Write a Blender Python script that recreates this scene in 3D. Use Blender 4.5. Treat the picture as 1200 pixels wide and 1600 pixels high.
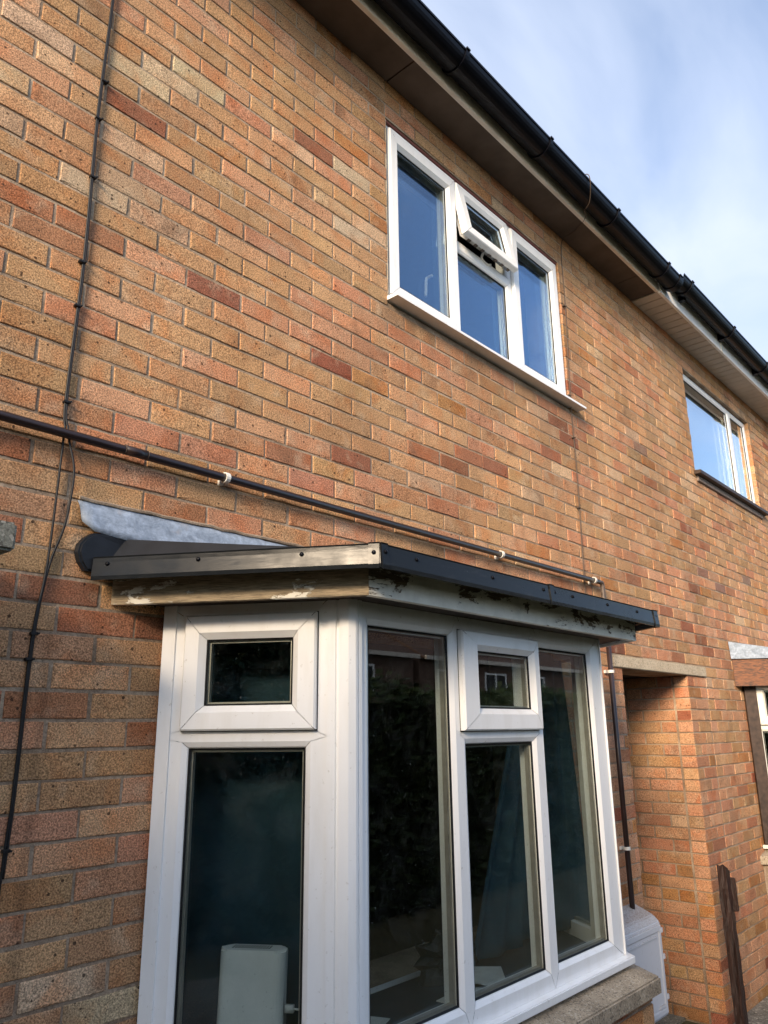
import bpy, bmesh, math, random
from mathutils import Vector, Matrix
from bpy_extras.object_utils import world_to_camera_view
random.seed(7)
S = bpy.context.scene
COL = S.collection
for o in list(bpy.data.objects): bpy.data.objects.remove(o, do_unlink=True)
R = math.radians
GZ = -3.27                                   # ground level; z = 0 is a brick course half way up the wall

# ------------------------------------------------------------------ camera
cd = bpy.data.cameras.new('camera'); cam = bpy.data.objects.new('camera', cd); COL.objects.link(cam)
rx, ry, rz = 1.84763, 0.0116047, -0.837001
M = Matrix.Rotation(rz, 4, 'Z') @ Matrix.Rotation(ry, 4, 'Y') @ Matrix.Rotation(rx, 4, 'X')
M.translation = (-1.27165, -2.03102, -1.49755)
cam.matrix_world = M
cd.sensor_fit = 'HORIZONTAL'; cd.sensor_width = 36; cd.lens = 1199.505 / 1200 * 36
cd.clip_start = .05; cd.clip_end = 600
S.camera = cam
S.render.resolution_x = 768; S.render.resolution_y = 1024

# ------------------------------------------------------------------ light
SUN = Vector((-.88, -.33, .34)).normalized()
sun_el = math.asin(SUN.z); sun_az = math.atan2(SUN.x, SUN.y)
ld = bpy.data.lights.new('sun', 'SUN'); ld.energy = 2.2; ld.angle = R(16); ld.color = (1.0, .79, .56)
so = bpy.data.objects.new('sun', ld); COL.objects.link(so)
so.rotation_euler = SUN.to_track_quat('Z', 'Y').to_euler(); so.location = (-8, -8, 8)
W = bpy.data.worlds.new('World'); S.world = W; W.use_nodes = True
nt = W.node_tree; nt.nodes.clear()
def wn(t, **k):
    n = nt.nodes.new(t)
    for a, b in k.items(): setattr(n, a, b)
    return n
sky = wn('ShaderNodeTexSky', sky_type='NISHITA', sun_disc=False)
sky.sun_elevation = sun_el; sky.sun_rotation = sun_az % (2 * math.pi)
sky.air_density = 1.0; sky.dust_density = 1.0; sky.ozone_density = 2.0
tc = wn('ShaderNodeTexCoord')
sep = wn('ShaderNodeSeparateXYZ'); nt.links.new(tc.outputs['Generated'], sep.inputs[0])
zz = wn('ShaderNodeMath', operation='MAXIMUM'); nt.links.new(sep.outputs[2], zz.inputs[0]); zz.inputs[1].default_value = 0
za = wn('ShaderNodeMath', operation='ADD'); nt.links.new(zz.outputs[0], za.inputs[0]); za.inputs[1].default_value = .22
dv = wn('ShaderNodeVectorMath', operation='DIVIDE'); nt.links.new(tc.outputs['Generated'], dv.inputs[0])
cmb = wn('ShaderNodeCombineXYZ')
for i in range(3): nt.links.new(za.outputs[0], cmb.inputs[i])
nt.links.new(cmb.outputs[0], dv.inputs[1])
mp = wn('ShaderNodeMapping'); mp.inputs['Rotation'].default_value = (0, 0, R(-25)); mp.inputs['Scale'].default_value = (1.0, 2.2, 1)
mp.inputs['Location'].default_value = (.4, .1, 0)
nt.links.new(dv.outputs[0], mp.inputs[0])
nz = wn('ShaderNodeTexNoise'); nz.inputs['Scale'].default_value = 2.1; nz.inputs['Detail'].default_value = 6; nz.inputs['Roughness'].default_value = .48; nz.inputs['Distortion'].default_value = .35
nt.links.new(mp.outputs[0], nz.inputs['Vector'])
cr = wn('ShaderNodeMapRange'); cr.inputs[1].default_value = .30; cr.inputs[2].default_value = .78; cr.inputs[3].default_value = .22; cr.inputs[4].default_value = .97
yb = wn('ShaderNodeMath', operation='MULTIPLY_ADD'); nt.links.new(sep.outputs[1], yb.inputs[0]); yb.inputs[1].default_value = .40; nt.links.new(nz.outputs[0], yb.inputs[2])
nt.links.new(yb.outputs[0], cr.inputs[0])
mx = wn('ShaderNodeMix', data_type='RGBA'); nt.links.new(cr.outputs[0], mx.inputs[0])
tint = wn('ShaderNodeMix', data_type='RGBA', blend_type='MULTIPLY'); tint.inputs[0].default_value = 1
nt.links.new(sky.outputs[0], tint.inputs[6]); tint.inputs[7].default_value = (.72, .82, .92, 1)
nt.links.new(tint.outputs[2], mx.inputs[6]); dt = wn('ShaderNodeVectorMath', operation='DOT_PRODUCT'); nt.links.new(tc.outputs['Generated'], dt.inputs[0]); dt.inputs[1].default_value = SUN
dm = wn('ShaderNodeMapRange', interpolation_type='SMOOTHERSTEP'); nt.links.new(dt.outputs['Value'], dm.inputs[0])
for i_, v_ in ((1, -.5), (2, 1.), (3, 0.), (4, 1.)): dm.inputs[i_].default_value = v_
cl_ = wn('ShaderNodeMix', data_type='RGBA'); nt.links.new(dm.outputs[0], cl_.inputs[0]); cl_.inputs[6].default_value = (2.85, 3.2, 3.95, 1); cl_.inputs[7].default_value = (10.0, 9.9, 10.2, 1)
nt.links.new(cl_.outputs[2], mx.inputs[7])
bg = wn('ShaderNodeBackground'); bg.inputs[1].default_value = .1
nt.links.new(mx.outputs[2], bg.inputs[0])
wo = wn('ShaderNodeOutputWorld'); nt.links.new(bg.outputs[0], wo.inputs[0])
vs = S.view_settings; vs.view_transform = 'Standard'; vs.look = 'None'; vs.gamma = 1; vs.use_curve_mapping = False
vs.exposure = 1.6

# ------------------------------------------------------------------ materials
class NB:
    def __init__(s, name):
        s.m = bpy.data.materials.new(name); s.m.use_nodes = True; s.t = s.m.node_tree; s.t.nodes.clear()
        s.out = s.t.nodes.new('ShaderNodeOutputMaterial'); s.b = s.t.nodes.new('ShaderNodeBsdfPrincipled')
        s.t.links.new(s.b.outputs[0], s.out.inputs[0])
    def n(s, t, **k):
        x = s.t.nodes.new(t)
        for a, b in k.items(): setattr(x, a, b)
        return x
    def l(s, a, b): s.t.links.new(a, b)
    def setv(s, inp, v):
        if hasattr(v, 'is_linked') or isinstance(v, bpy.types.NodeSocket): s.l(v, inp)
        else: inp.default_value = v
    def pos(s): return s.n('ShaderNodeNewGeometry').outputs['Position']
    def scale(s, v, sc, off=None):
        m = s.n('ShaderNodeMapping'); s.l(v, m.inputs[0]); m.inputs['Scale'].default_value = sc
        if off is not None: s.setv(m.inputs['Location'], off)
        return m.outputs[0]
    def noise(s, v, sc, det=3, rough=.5, dist=0):
        x = s.n('ShaderNodeTexNoise'); s.l(v, x.inputs['Vector']); x.inputs['Scale'].default_value = sc
        x.inputs['Detail'].default_value = det; x.inputs['Roughness'].default_value = rough; x.inputs['Distortion'].default_value = dist
        return x.outputs[0]
    def ramp(s, v, a, b, lo=0., hi=1.):
        x = s.n('ShaderNodeMapRange'); s.setv(x.inputs[0], v); x.inputs[1].default_value = a; x.inputs[2].default_value = b
        x.inputs[3].default_value = lo; x.inputs[4].default_value = hi; return x.outputs[0]
    def mix(s, f, a, b, mode='MIX'):
        x = s.n('ShaderNodeMix', data_type='RGBA', blend_type=mode)
        s.setv(x.inputs[0], f); s.setv(x.inputs[6], a); s.setv(x.inputs[7], b); return x.outputs[2]
    def math(s, op, a, b=0.):
        x = s.n('ShaderNodeMath', operation=op); s.setv(x.inputs[0], a); s.setv(x.inputs[1], b); return x.outputs[0]
    def bump(s, h, strength, dist):
        x = s.n('ShaderNodeBump'); s.l(h, x.inputs['Height']); x.inputs['Strength'].default_value = strength
        x.inputs['Distance'].default_value = dist; s.l(x.outputs[0], s.b.inputs['Normal'])
    def base(s, c, rough=.8, spec=.3):
        s.setv(s.b.inputs['Base Color'], c); s.setv(s.b.inputs['Roughness'], rough); s.b.inputs['Specular IOR Level'].default_value = spec
        return s.m
def rgba(c): return (c[0], c[1], c[2], 1)
def simple(name, c, rough=.6, spec=.4, var=.12, sc=20, metal=0, bump=0):
    b = NB(name); p = b.pos(); v = b.noise(p, sc, 4)
    f = b.ramp(v, .3, .7, 1 - var, 1 + var)
    m = b.n('ShaderNodeVectorMath', operation='SCALE'); m.inputs[0].default_value = c; b.l(f, m.inputs['Scale'])
    b.base(m.outputs[0], rough, spec); b.b.inputs['Metallic'].default_value = metal
    if bump: b.bump(v, bump, .002)
    return b.m

def brick_mat(name, source):
    b = NB(name); p = b.pos()
    if source == 'object':
        oi = b.n('ShaderNodeObjectInfo'); tone = oi.outputs['Color']; rnd = oi.outputs['Alpha']
    else:
        at = b.n('ShaderNodeAttribute', attribute_name='tone'); tone = at.outputs['Color']; rnd = at.outputs['Alpha']
    off = b.n('ShaderNodeCombineXYZ')
    for i, k in enumerate((37., 91., 53.)): b.l(b.math('MULTIPLY', rnd, k), off.inputs[i])
    q = b.n('ShaderNodeVectorMath', operation='ADD'); b.l(p, q.inputs[0]); b.l(off.outputs[0], q.inputs[1]); q = q.outputs[0]
    patch = b.ramp(b.noise(q, 7, 3, .55, .6), .48, .68, 0, .8)
    warm = b.mix(1., tone, (.98, .74, .60, 1), 'MULTIPLY')
    c = b.mix(patch, tone, warm)
    burn = b.ramp(b.noise(q, 5, 3, .5, .5), .60, .74, 0, .5)
    c = b.mix(burn, c, (.16, .085, .05, 1))
    pale = b.ramp(b.noise(q, 11, 3), .58, .74, 0, .4)
    c = b.mix(pale, c, (.60, .46, .31, 1))
    g1 = b.noise(p, 210, 3, .65)
    g2 = b.noise(p, 480, 2, .6)
    c = b.mix(1., c, b.ramp(g1, .37, .63, .46, 1.48), 'MULTIPLY')
    c = b.mix(1., c, b.ramp(g2, .3, .7, .75, 1.22), 'MULTIPLY')
    pitn = b.n('ShaderNodeTexVoronoi'); b.l(p, pitn.inputs['Vector']); pitn.inputs['Scale'].default_value = 62
    sel = b.n('ShaderNodeSeparateColor'); b.l(pitn.outputs['Color'], sel.inputs[0])
    thr = b.ramp(sel.outputs[0], .80, 1., 0, .30)
    pit = b.math('LESS_THAN', pitn.outputs['Distance'], thr)
    c = b.mix(b.math('MULTIPLY', pit, .82), c, (.035, .02, .014, 1))
    wear = b.ramp(b.noise(b.scale(p, (1.6, 1, .6)), 1.7, 6, .62), .32, .68, .74, 1.14)
    c = b.mix(1., c, wear, 'MULTIPLY')
    edge = b.ramp(b.noise(b.scale(p, (1, 1, 3)), 30, 3), .55, .75, 0, .25)
    c = b.mix(edge, c, (.30, .20, .13, 1))
    px = b.n('ShaderNodeSeparateXYZ'); b.l(p, px.inputs[0])
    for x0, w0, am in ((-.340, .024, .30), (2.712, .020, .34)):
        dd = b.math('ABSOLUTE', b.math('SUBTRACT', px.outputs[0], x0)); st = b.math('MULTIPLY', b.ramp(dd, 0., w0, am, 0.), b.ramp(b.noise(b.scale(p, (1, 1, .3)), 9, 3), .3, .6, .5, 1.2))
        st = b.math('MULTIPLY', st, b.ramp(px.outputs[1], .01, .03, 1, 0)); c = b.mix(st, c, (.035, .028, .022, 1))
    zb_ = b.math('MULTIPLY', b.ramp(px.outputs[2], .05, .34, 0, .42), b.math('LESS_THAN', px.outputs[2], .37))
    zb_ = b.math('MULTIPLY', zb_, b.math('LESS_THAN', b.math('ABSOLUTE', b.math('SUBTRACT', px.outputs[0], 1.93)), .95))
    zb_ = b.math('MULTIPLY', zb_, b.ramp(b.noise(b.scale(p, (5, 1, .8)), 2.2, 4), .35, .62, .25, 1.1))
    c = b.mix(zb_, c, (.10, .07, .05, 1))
    h = b.math('SUBTRACT', b.math('ADD', g1, b.math('MULTIPLY', b.noise(p, 26, 4), .8)), b.math('MULTIPLY', pit, 1.3))
    b.bump(h, .75, .0026)
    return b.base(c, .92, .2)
BR_O = brick_mat('brick_single', 'object'); BR_S = brick_mat('brick_joined', 'attr')

def mortar_mat():
    b = NB('mortar'); p = b.pos(); n = b.noise(p, 150, 4, .7); n2 = b.noise(p, 6, 4)
    c = b.mix(b.ramp(n2, .38, .62), (.27, .195, .135, 1), (.44, .34, .245, 1))
    c = b.mix(1., c, b.ramp(n, .3, .7, .6, 1.35), 'MULTIPLY'); b.bump(b.math('ADD', n, b.noise(p, 35, 3)), .9, .004)
    return b.base(c, .95, .1)
MORTAR = mortar_mat()

def upvc(name='upvc_white', c=(.80, .80, .77), dirt=.20):
    b = NB(name); p = b.pos()
    d = b.ramp(b.noise(b.scale(p, (6, 6, 1.2)), 3, 5, .6), .48, .75, 0, dirt)
    sp = b.ramp(b.noise(p, 70, 3, .6), .66, .74, 0, .35)
    cc = b.mix(d, rgba(c), (.60, .55, .45, 1)); cc = b.mix(sp, cc, (.42, .38, .30, 1))
    return b.base(cc, .28, .5)
UPVC = upvc(c=(.91, .91, .90)); UPVC2 = upvc('upvc_ivory', (.76, .74, .66), .5)

def concrete(name, c1, c2, sc=1.):
    b = NB(name); p = b.pos(); n = b.noise(p, 260 * sc, 3, .7); n2 = b.noise(p, 9, 5, .6)
    v = b.n('ShaderNodeTexVoronoi'); b.l(p, v.inputs['Vector']); v.inputs['Scale'].default_value = 170 * sc
    c = b.mix(b.ramp(n2, .35, .65), rgba(c1), rgba(c2))
    c = b.mix(1., c, b.ramp(n, .3, .7, .55, 1.4), 'MULTIPLY')
    s = b.n('ShaderNodeSeparateColor'); b.l(v.outputs['Color'], s.inputs[0])
    c = b.mix(b.ramp(s.outputs[0], .82, .9, 0, .55), c, (.07, .06, .05, 1))
    c = b.mix(b.ramp(s.outputs[1], .88, .95, 0, .5), c, (.62, .56, .46, 1))
    b.bump(b.math('ADD', n, s.outputs[0]), .6, .0025)
    return b.base(c, .95, .2)
STONE = concrete('sill_stone', (.30, .24, .17), (.48, .39, .28)); CONC = concrete('dark_concrete', (.17, .165, .13), (.27, .255, .2), .7)
CREAMST = concrete('cream_stone', (.52, .42, .29), (.60, .50, .36), 1.2)

def flaky(name, cover, wood=(.17, .125, .08), paint=(.92, .88, .76)):
    b = NB(name); p = b.pos()
    g = b.noise(b.scale(p, (4, 4, 60)), 5, 5, .7, .4)
    wd = b.mix(b.ramp(g, .35, .65), rgba([x * .55 for x in wood]), rgba([x * 1.55 for x in wood]))
    k = b.math('ADD', b.math('MULTIPLY', b.noise(b.scale(p, (.8, .8, 2.2)), 7, 6, .65, .8), .74), b.math('MULTIPLY', b.noise(b.scale(p, (.7, .7, 2.4)), 34, 5, .7, .5), .26))
    z = b.n('ShaderNodeSeparateXYZ'); b.l(p, z.inputs[0])
    low = b.ramp(z.outputs[2], -1.15, -1.06, .07, -.02)
    pm = b.ramp(b.math('ADD', k, low), 1 - cover - .012, 1 - cover + .012)
    pc = b.mix(b.ramp(b.noise(p, 14, 5, .6), .35, .75), rgba(paint), rgba([x * .78 for x in paint]))
    c = b.mix(pm, wd, pc)
    b.bump(b.math('ADD', b.math('MULTIPLY', pm, 1.0), b.math('MULTIPLY', g, .5)), .8, .0025)
    return b.base(c, .72, .25)
FL_LEFT = flaky('weathered_timber', .40, wood=(.33, .26, .17)); FL_FRONT = flaky('flaking_paint', .535)
def stained():
    b = NB('stained_timber'); p = b.pos(); g = b.noise(b.scale(p, (3, 3, 22)), 5, 5, .6, 1.4)
    c = b.mix(b.ramp(g, .42, .62), (.22, .085, .035, 1), (.055, .032, .022, 1)); b.bump(g, .4, .002)
    return b.base(c, .5, .4)
STAIN = stained()
DARKWOOD = simple('dark_brown_timber', (.045, .028, .02), .55, .4, .4, 30, 0, .4)
def post_mat():
    b = NB('old_post_timber'); p = b.pos(); g = b.noise(b.scale(p, (30, 30, 2.2)), 3, 6, .7, .8)
    c = b.mix(b.ramp(g, .35, .65), (.014, .008, .007, 1), (.055, .026, .02, 1))
    c = b.mix(b.ramp(b.noise(b.scale(p, (3, 3, 1)), 14, 4, .7), .68, .74, 0, .6), c, (.32, .25, .19, 1)); b.bump(g, .8, .006)
    return b.base(c, .45, .5)
POSTM = post_mat()
def gloss(name, c, rough, streak=.08):
    b = NB(name); p = b.pos(); n = b.noise(b.scale(p, (3, 3, 18)), 3, 5, .65, .6)
    sm = b.noise(p, 16, 4, .6)
    cc = b.mix(b.ramp(n, .55, .78, 0, streak), rgba(c), (.16, .15, .13, 1))
    b.base(cc, b.ramp(sm, .3, .7, rough * .7, rough * 1.5), .15); b.bump(b.noise(b.scale(p, (1, 1, 5)), 5, 3), .07, .012)
    b.b.inputs['Coat Weight'].default_value = 0.; b.b.inputs['Coat Roughness'].default_value = .05
    return b.m
TRIM = gloss('black_gloss_trim', (.014, .016, .018), .19)
GUTT = simple('black_gutter_plastic', (.004, .0045, .008), .34, .16, .2, 10)
BLACK = simple('black_rubber', (.012, .014, .018), .5, .4, .3, 18, 0, .2)
GASK = simple('gasket_rubber', (.008, .008, .008), .6, .3)
CABM = simple('cable_sheath', (.012, .011, .011), .5, .4)
CABG = simple('brown_cable_sheath', (.10, .07, .05), .6, .3)
PIPE = simple('dark_brown_pipe', (.030, .017, .016), .34, .5, .25, 14)
PIPEG = simple('worn_pipe_elbow', (.10, .075, .06), .5, .4, .5, 60)
WPL = simple('white_plastic', (.74, .72, .66), .4, .5)
SPACER = simple('spacer_metal', (.42, .40, .34), .35, .5, .1, 30, .6)
def lead():
    b = NB('lead_sheet'); p = b.pos(); n = b.noise(b.scale(p, (1, 1, 1.6)), 13, 6, .7, 1.); m = b.noise(p, 60, 5, .7)
    c = b.mix(b.ramp(n, .38, .64), (.24, .29, .36, 1), (.40, .47, .57, 1)); c = b.mix(1., c, b.ramp(m, .3, .7, .72, 1.2), 'MULTIPLY')
    c = b.mix(b.ramp(b.noise(p, 8, 3, .6), .60, .68, 0, .5), c, (.30, .25, .21, 1)); b.bump(n, .5, .006)
    return b.base(c, .5, .5)
LEAD = lead()
SOFF = simple('brown_soffit_board', (.115, .088, .070), .8, .2, .25, 5)
FASC = simple('cream_fascia_paint', (.80, .74, .64), .5, .4, .15, 6)
SOFW = simple('white_soffit_plastic', (.56, .50, .43), .5, .4, .08, 5)
ROOFM = simple('roof_tile_brown', (.10, .06, .045), .9, .2, .4, 12)
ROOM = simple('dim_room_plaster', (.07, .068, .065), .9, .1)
CURT = simple('teal_curtain_cloth', (.075, .14, .175), .9, .15, .2, 8)
BOARD = simple('dark_teal_blind', (.048, .098, .125), .75, .2, .25, 4)
def glass(name, k=1.9, tint=(.95, .97, .965), refl=(.96, .98, 1, 1)):
    m = bpy.data.materials.new(name); m.use_nodes = True; t = m.node_tree; t.nodes.clear()
    o = t.nodes.new('ShaderNodeOutputMaterial'); x = t.nodes.new('ShaderNodeMixShader'); tr = t.nodes.new('ShaderNodeBsdfTransparent')
    g = t.nodes.new('ShaderNodeBsdfGlossy'); f = t.nodes.new('ShaderNodeFresnel'); mm = t.nodes.new('ShaderNodeMath')
    f.inputs[0].default_value = 1.5; mm.operation = 'MULTIPLY'; mm.inputs[1].default_value = k; mm.use_clamp = True
    tr.inputs[0].default_value = rgba(tint); g.inputs['Roughness'].default_value = 0; g.inputs[0].default_value = refl
    ge = t.nodes.new('ShaderNodeNewGeometry'); nz = t.nodes.new('ShaderNodeTexNoise'); nz.inputs['Scale'].default_value = 2.2; nz.inputs['Detail'].default_value = 0
    bp = t.nodes.new('ShaderNodeBump'); bp.inputs['Strength'].default_value = .02; bp.inputs['Distance'].default_value = .01
    t.links.new(ge.outputs['Position'], nz.inputs['Vector']); t.links.new(nz.outputs[0], bp.inputs['Height']); t.links.new(bp.outputs[0], g.inputs['Normal'])
    bk = t.nodes.new('ShaderNodeMath'); bk.operation = 'SUBTRACT'; bk.inputs[0].default_value = 1; t.links.new(ge.outputs['Backfacing'], bk.inputs[1])
    m2 = t.nodes.new('ShaderNodeMath'); m2.operation = 'MULTIPLY'; t.links.new(bk.outputs[0], m2.inputs[1]); t.links.new(mm.outputs[0], m2.inputs[0])
    t.links.new(f.outputs[0], mm.inputs[0]); t.links.new(m2.outputs[0], x.inputs[0]); t.links.new(tr.outputs[0], x.inputs[1]); t.links.new(g.outputs[0], x.inputs[2])
    df = t.nodes.new('ShaderNodeBsdfDiffuse'); df.inputs[0].default_value = (.55, .58, .56, 1); x2 = t.nodes.new('ShaderNodeMixShader')
    n1 = t.nodes.new('ShaderNodeTexNoise'); n1.inputs['Scale'].default_value = 5; n1.inputs['Detail'].default_value = 7; n1.inputs['Roughness'].default_value = .7; n1.inputs['Distortion'].default_value = 2.5
    n2 = t.nodes.new('ShaderNodeTexNoise'); n2.inputs['Scale'].default_value = 140; n2.inputs['Detail'].default_value = 1
    r1 = t.nodes.new('ShaderNodeMapRange'); r2 = t.nodes.new('ShaderNodeMapRange'); ad = t.nodes.new('ShaderNodeMath'); ad.operation = 'ADD'; m3 = t.nodes.new('ShaderNodeMath'); m3.operation = 'MULTIPLY'
    for r_, v_ in ((r1, (.5, .75, .0, .022)), (r2, (.735, .79, 0., .2))):
        for i_ in range(4): r_.inputs[i_ + 1].default_value = v_[i_]
    for n_, r_ in ((n1, r1), (n2, r2)): t.links.new(ge.outputs['Position'], n_.inputs['Vector']); t.links.new(n_.outputs[0], r_.inputs[0])
    t.links.new(r1.outputs[0], ad.inputs[0]); t.links.new(r2.outputs[0], ad.inputs[1]); t.links.new(ad.outputs[0], m3.inputs[0]); t.links.new(bk.outputs[0], m3.inputs[1])
    t.links.new(m3.outputs[0], x2.inputs[0]); t.links.new(x.outputs[0], x2.inputs[1]); t.links.new(df.outputs[0], x2.inputs[2]); t.links.new(x2.outputs[0], o.inputs[0])
    return m
GLASS = glass('window_glass', 1.5); GLASSU = glass('coated_glass', 3.2, refl=(.56, .76, 1, 1)); GLASSN = glass('clear_glass', 3.2)
def leafm():
    b = NB('hedge_leaf'); p = b.pos(); n = b.noise(p, 3, 4)
    return b.base(b.mix(b.ramp(n, .3, .7), (.018, .035, .012, 1), (.045, .075, .022, 1)), .6, .3)
LEAF = leafm()

# ------------------------------------------------------------------ mesh helpers
def link(name, me, parent=None, mat=None):
    o = bpy.data.objects.new(name, me); COL.objects.link(o)
    if parent: o.parent = parent
    if mat and me: me.materials.append(mat)
    return o
def obj(name, bm, mat, parent=None, smooth=False, origin=None):
    me = bpy.data.meshes.new(name); bmesh.ops.recalc_face_normals(bm, faces=bm.faces)
    bm.to_mesh(me); bm.free()
    if smooth:
        for f in me.polygons: f.use_smooth = True
    if origin is None and not parent and len(me.vertices):
        vs_ = [v.co for v in me.vertices]
        origin = Vector(((min(v.x for v in vs_) + max(v.x for v in vs_)) / 2, (min(v.y for v in vs_) + max(v.y for v in vs_)) / 2, min(v.z for v in vs_)))
    o = link(name, me, parent, mat)
    if origin is not None:
        me.transform(Matrix.Translation(-Vector(origin))); o.location = origin
    return o
def tag(o, label, cat, group=None):
    o['label'] = label; o['category'] = cat
    if group: o['group'] = group
    return o
def struct(o): o['kind'] = 'structure'; return o
def stuff(o): o['kind'] = 'stuff'; return o
def empty(name, loc=(0, 0, 0)):
    o = bpy.data.objects.new(name, None); COL.objects.link(o); o.location = loc; o.empty_display_size = .2; return o
def part(name, bm, mat, root, smooth=False):
    """part of a thing whose empty sits at a location: keep the world position"""
    o = obj(name, bm, mat, None, smooth, origin=(0, 0, 0)); o.parent = root
    off = Vector((0, 0, 0)); r = root
    while r is not None: off += r.location; r = r.parent
    o.location = -off
    return o
def box(bm, a, b, bev=0):
    x0, y0, z0 = [min(a[i], b[i]) for i in range(3)]; x1, y1, z1 = [max(a[i], b[i]) for i in range(3)]
    v = [bm.verts.new(c) for c in ((x0,y0,z0),(x1,y0,z0),(x1,y1,z0),(x0,y1,z0),(x0,y0,z1),(x1,y0,z1),(x1,y1,z1),(x0,y1,z1))]
    fs = [bm.faces.new([v[i] for i in f]) for f in ((0,3,2,1),(4,5,6,7),(0,1,5,4),(1,2,6,5),(2,3,7,6),(3,0,4,7))]
    if bev: bmesh.ops.bevel(bm, geom=list({e for f in fs for e in f.edges}), offset=bev, segments=2, affect='EDGES')
def B(a, b, bev=0):
    bm = bmesh.new(); box(bm, a, b, bev); return bm
def prism(bm, poly, z0, z1, zt=None):
    """poly in plan; zt: optional list of top heights"""
    n = len(poly); lo = [bm.verts.new((p[0], p[1], z0 if not callable(z0) else z0(p))) for p in poly]
    hi = [bm.verts.new((p[0], p[1], (zt[i] if zt else z1))) for i, p in enumerate(poly)]
    bm.faces.new(lo[::-1]); bm.faces.new(hi)
    for i in range(n): bm.faces.new((lo[i], lo[(i + 1) % n], hi[(i + 1) % n], hi[i]))
def tube(bm, pts, r, n=8, smooth_steps=0):
    pts = [Vector(p) for p in pts]
    if smooth_steps:
        q = []
        for i in range(len(pts) - 1):
            p0 = pts[max(i - 1, 0)]; p1 = pts[i]; p2 = pts[i + 1]; p3 = pts[min(i + 2, len(pts) - 1)]
            for k in range(smooth_steps):
                t = k / smooth_steps
                q.append(.5 * ((2 * p1) + (p2 - p0) * t + (2 * p0 - 5 * p1 + 4 * p2 - p3) * t * t + (3 * p1 - p0 - 3 * p2 + p3) * t ** 3))
        q.append(pts[-1]); pts = q
    prev = None; rings = []
    for i, p in enumerate(pts):
        d = (pts[min(i + 1, len(pts) - 1)] - pts[max(i - 1, 0)]).normalized()
        if prev is None:
            a = d.orthogonal().normalized()
        else:
            a = (prev - d * prev.dot(d)).normalized()
        prev = a; b_ = d.cross(a)
        rings.append([bm.verts.new(p + (a * math.cos(2 * math.pi * k / n) + b_ * math.sin(2 * math.pi * k / n)) * r) for k in range(n)])
    for A, C in zip(rings, rings[1:]):
        for k in range(n): bm.faces.new((A[k], A[(k + 1) % n], C[(k + 1) % n], C[k]))
    bm.faces.new(rings[0][::-1]); bm.faces.new(rings[-1])
class PL:
    """a working plane: s along, z up, o outward"""
    def __init__(s, O, d, n): s.O = Vector(O); s.d = Vector(d).normalized(); s.n = Vector(n).normalized(); s.u = Vector((0, 0, 1))
    def __call__(s, a, z, o=0): return s.O + s.d * a + s.u * z + s.n * o
class Tilt:
    def __init__(s, P, zh, ang): s.P = P; s.zh = zh; s.a = ang
    def __call__(s, a, z, o=0):
        dz = z - s.zh; c, si = math.cos(s.a), math.sin(s.a)
        return s.P(a, s.zh + dz * c + o * si, o * c - dz * si)
def grow(r, k): return (r[0] - k, r[1] - k, r[2] + k, r[3] + k)
def ring(bm, P, outer, inner, prof, gap=.001):
    rects = []
    for w, k, off in prof: rects.append((grow(outer, -k) if w == 'o' else grow(inner, k), off))
    def cor(r): return [(r[0], r[1]), (r[2], r[1]), (r[2], r[3]), (r[0], r[3])]
    for side in range(4):
        row = []
        for r, off in rects:
            c = cor(r); a = Vector(c[side]); b_ = Vector(c[(side + 1) % 4]); t = (b_ - a).normalized() * gap
            row.append((bm.verts.new(P(*(a + t), off)), bm.verts.new(P(*(b_ - t), off))))
        for (a0, b0), (a1, b1) in zip(row, row[1:]): bm.faces.new((a0, b0, b1, a1))
FR = [('o', 0, -.065), ('o', 0, 0), ('i', .017, 0), ('i', .003, -.008), ('i', 0, -.012), ('i', 0, -.065), ('o', 0, -.065)]
SA = [('o', 0, -.012), ('o', 0, .017), ('o', .005, .023), ('i', .020, .023), ('i', .004, .008), ('i', 0, .004), ('i', 0, -.034), ('o', .012, -.034)]
def pbox(bm, P, r, o0, o1):
    v = [bm.verts.new(P(*c)) for c in ((r[0], r[1], o0), (r[2], r[1], o0), (r[2], r[3], o0), (r[0], r[3], o0), (r[0], r[1], o1), (r[2], r[1], o1), (r[2], r[3], o1), (r[0], r[3], o1))]
    for f in ((0,3,2,1),(4,5,6,7),(0,1,5,4),(1,2,6,5),(2,3,7,6),(3,0,4,7)): bm.faces.new([v[i] for i in f])
def glazing(P, g, root, off=0, GL=None):
    """double glazing of one opening: two panes, gasket, spacer"""
    bm = bmesh.new(); pbox(bm, P, grow(g, .008), off - .020, off - .016); pbox(bm, P, grow(g, .008), off - .044, off - .040)
    part('pane', bm, GL or GLASS, root)
    bm = bmesh.new(); ring(bm, P, grow(g, .001), grow(g, -.004), [('o', 0, off - .016), ('o', 0, off - .010), ('i', 0, off - .013), ('i', 0, off - .0155)], 0)
    part('gasket', bm, GASK, root)
    bm = bmesh.new(); ring(bm, P, grow(g, .004), grow(g, -.009), [('o', 0, off - .022), ('i', 0, off - .022), ('i', 0, off - .038), ('o', 0, off - .038)], 0)
    part('spacer_bar', bm, SPACER, root)

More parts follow.
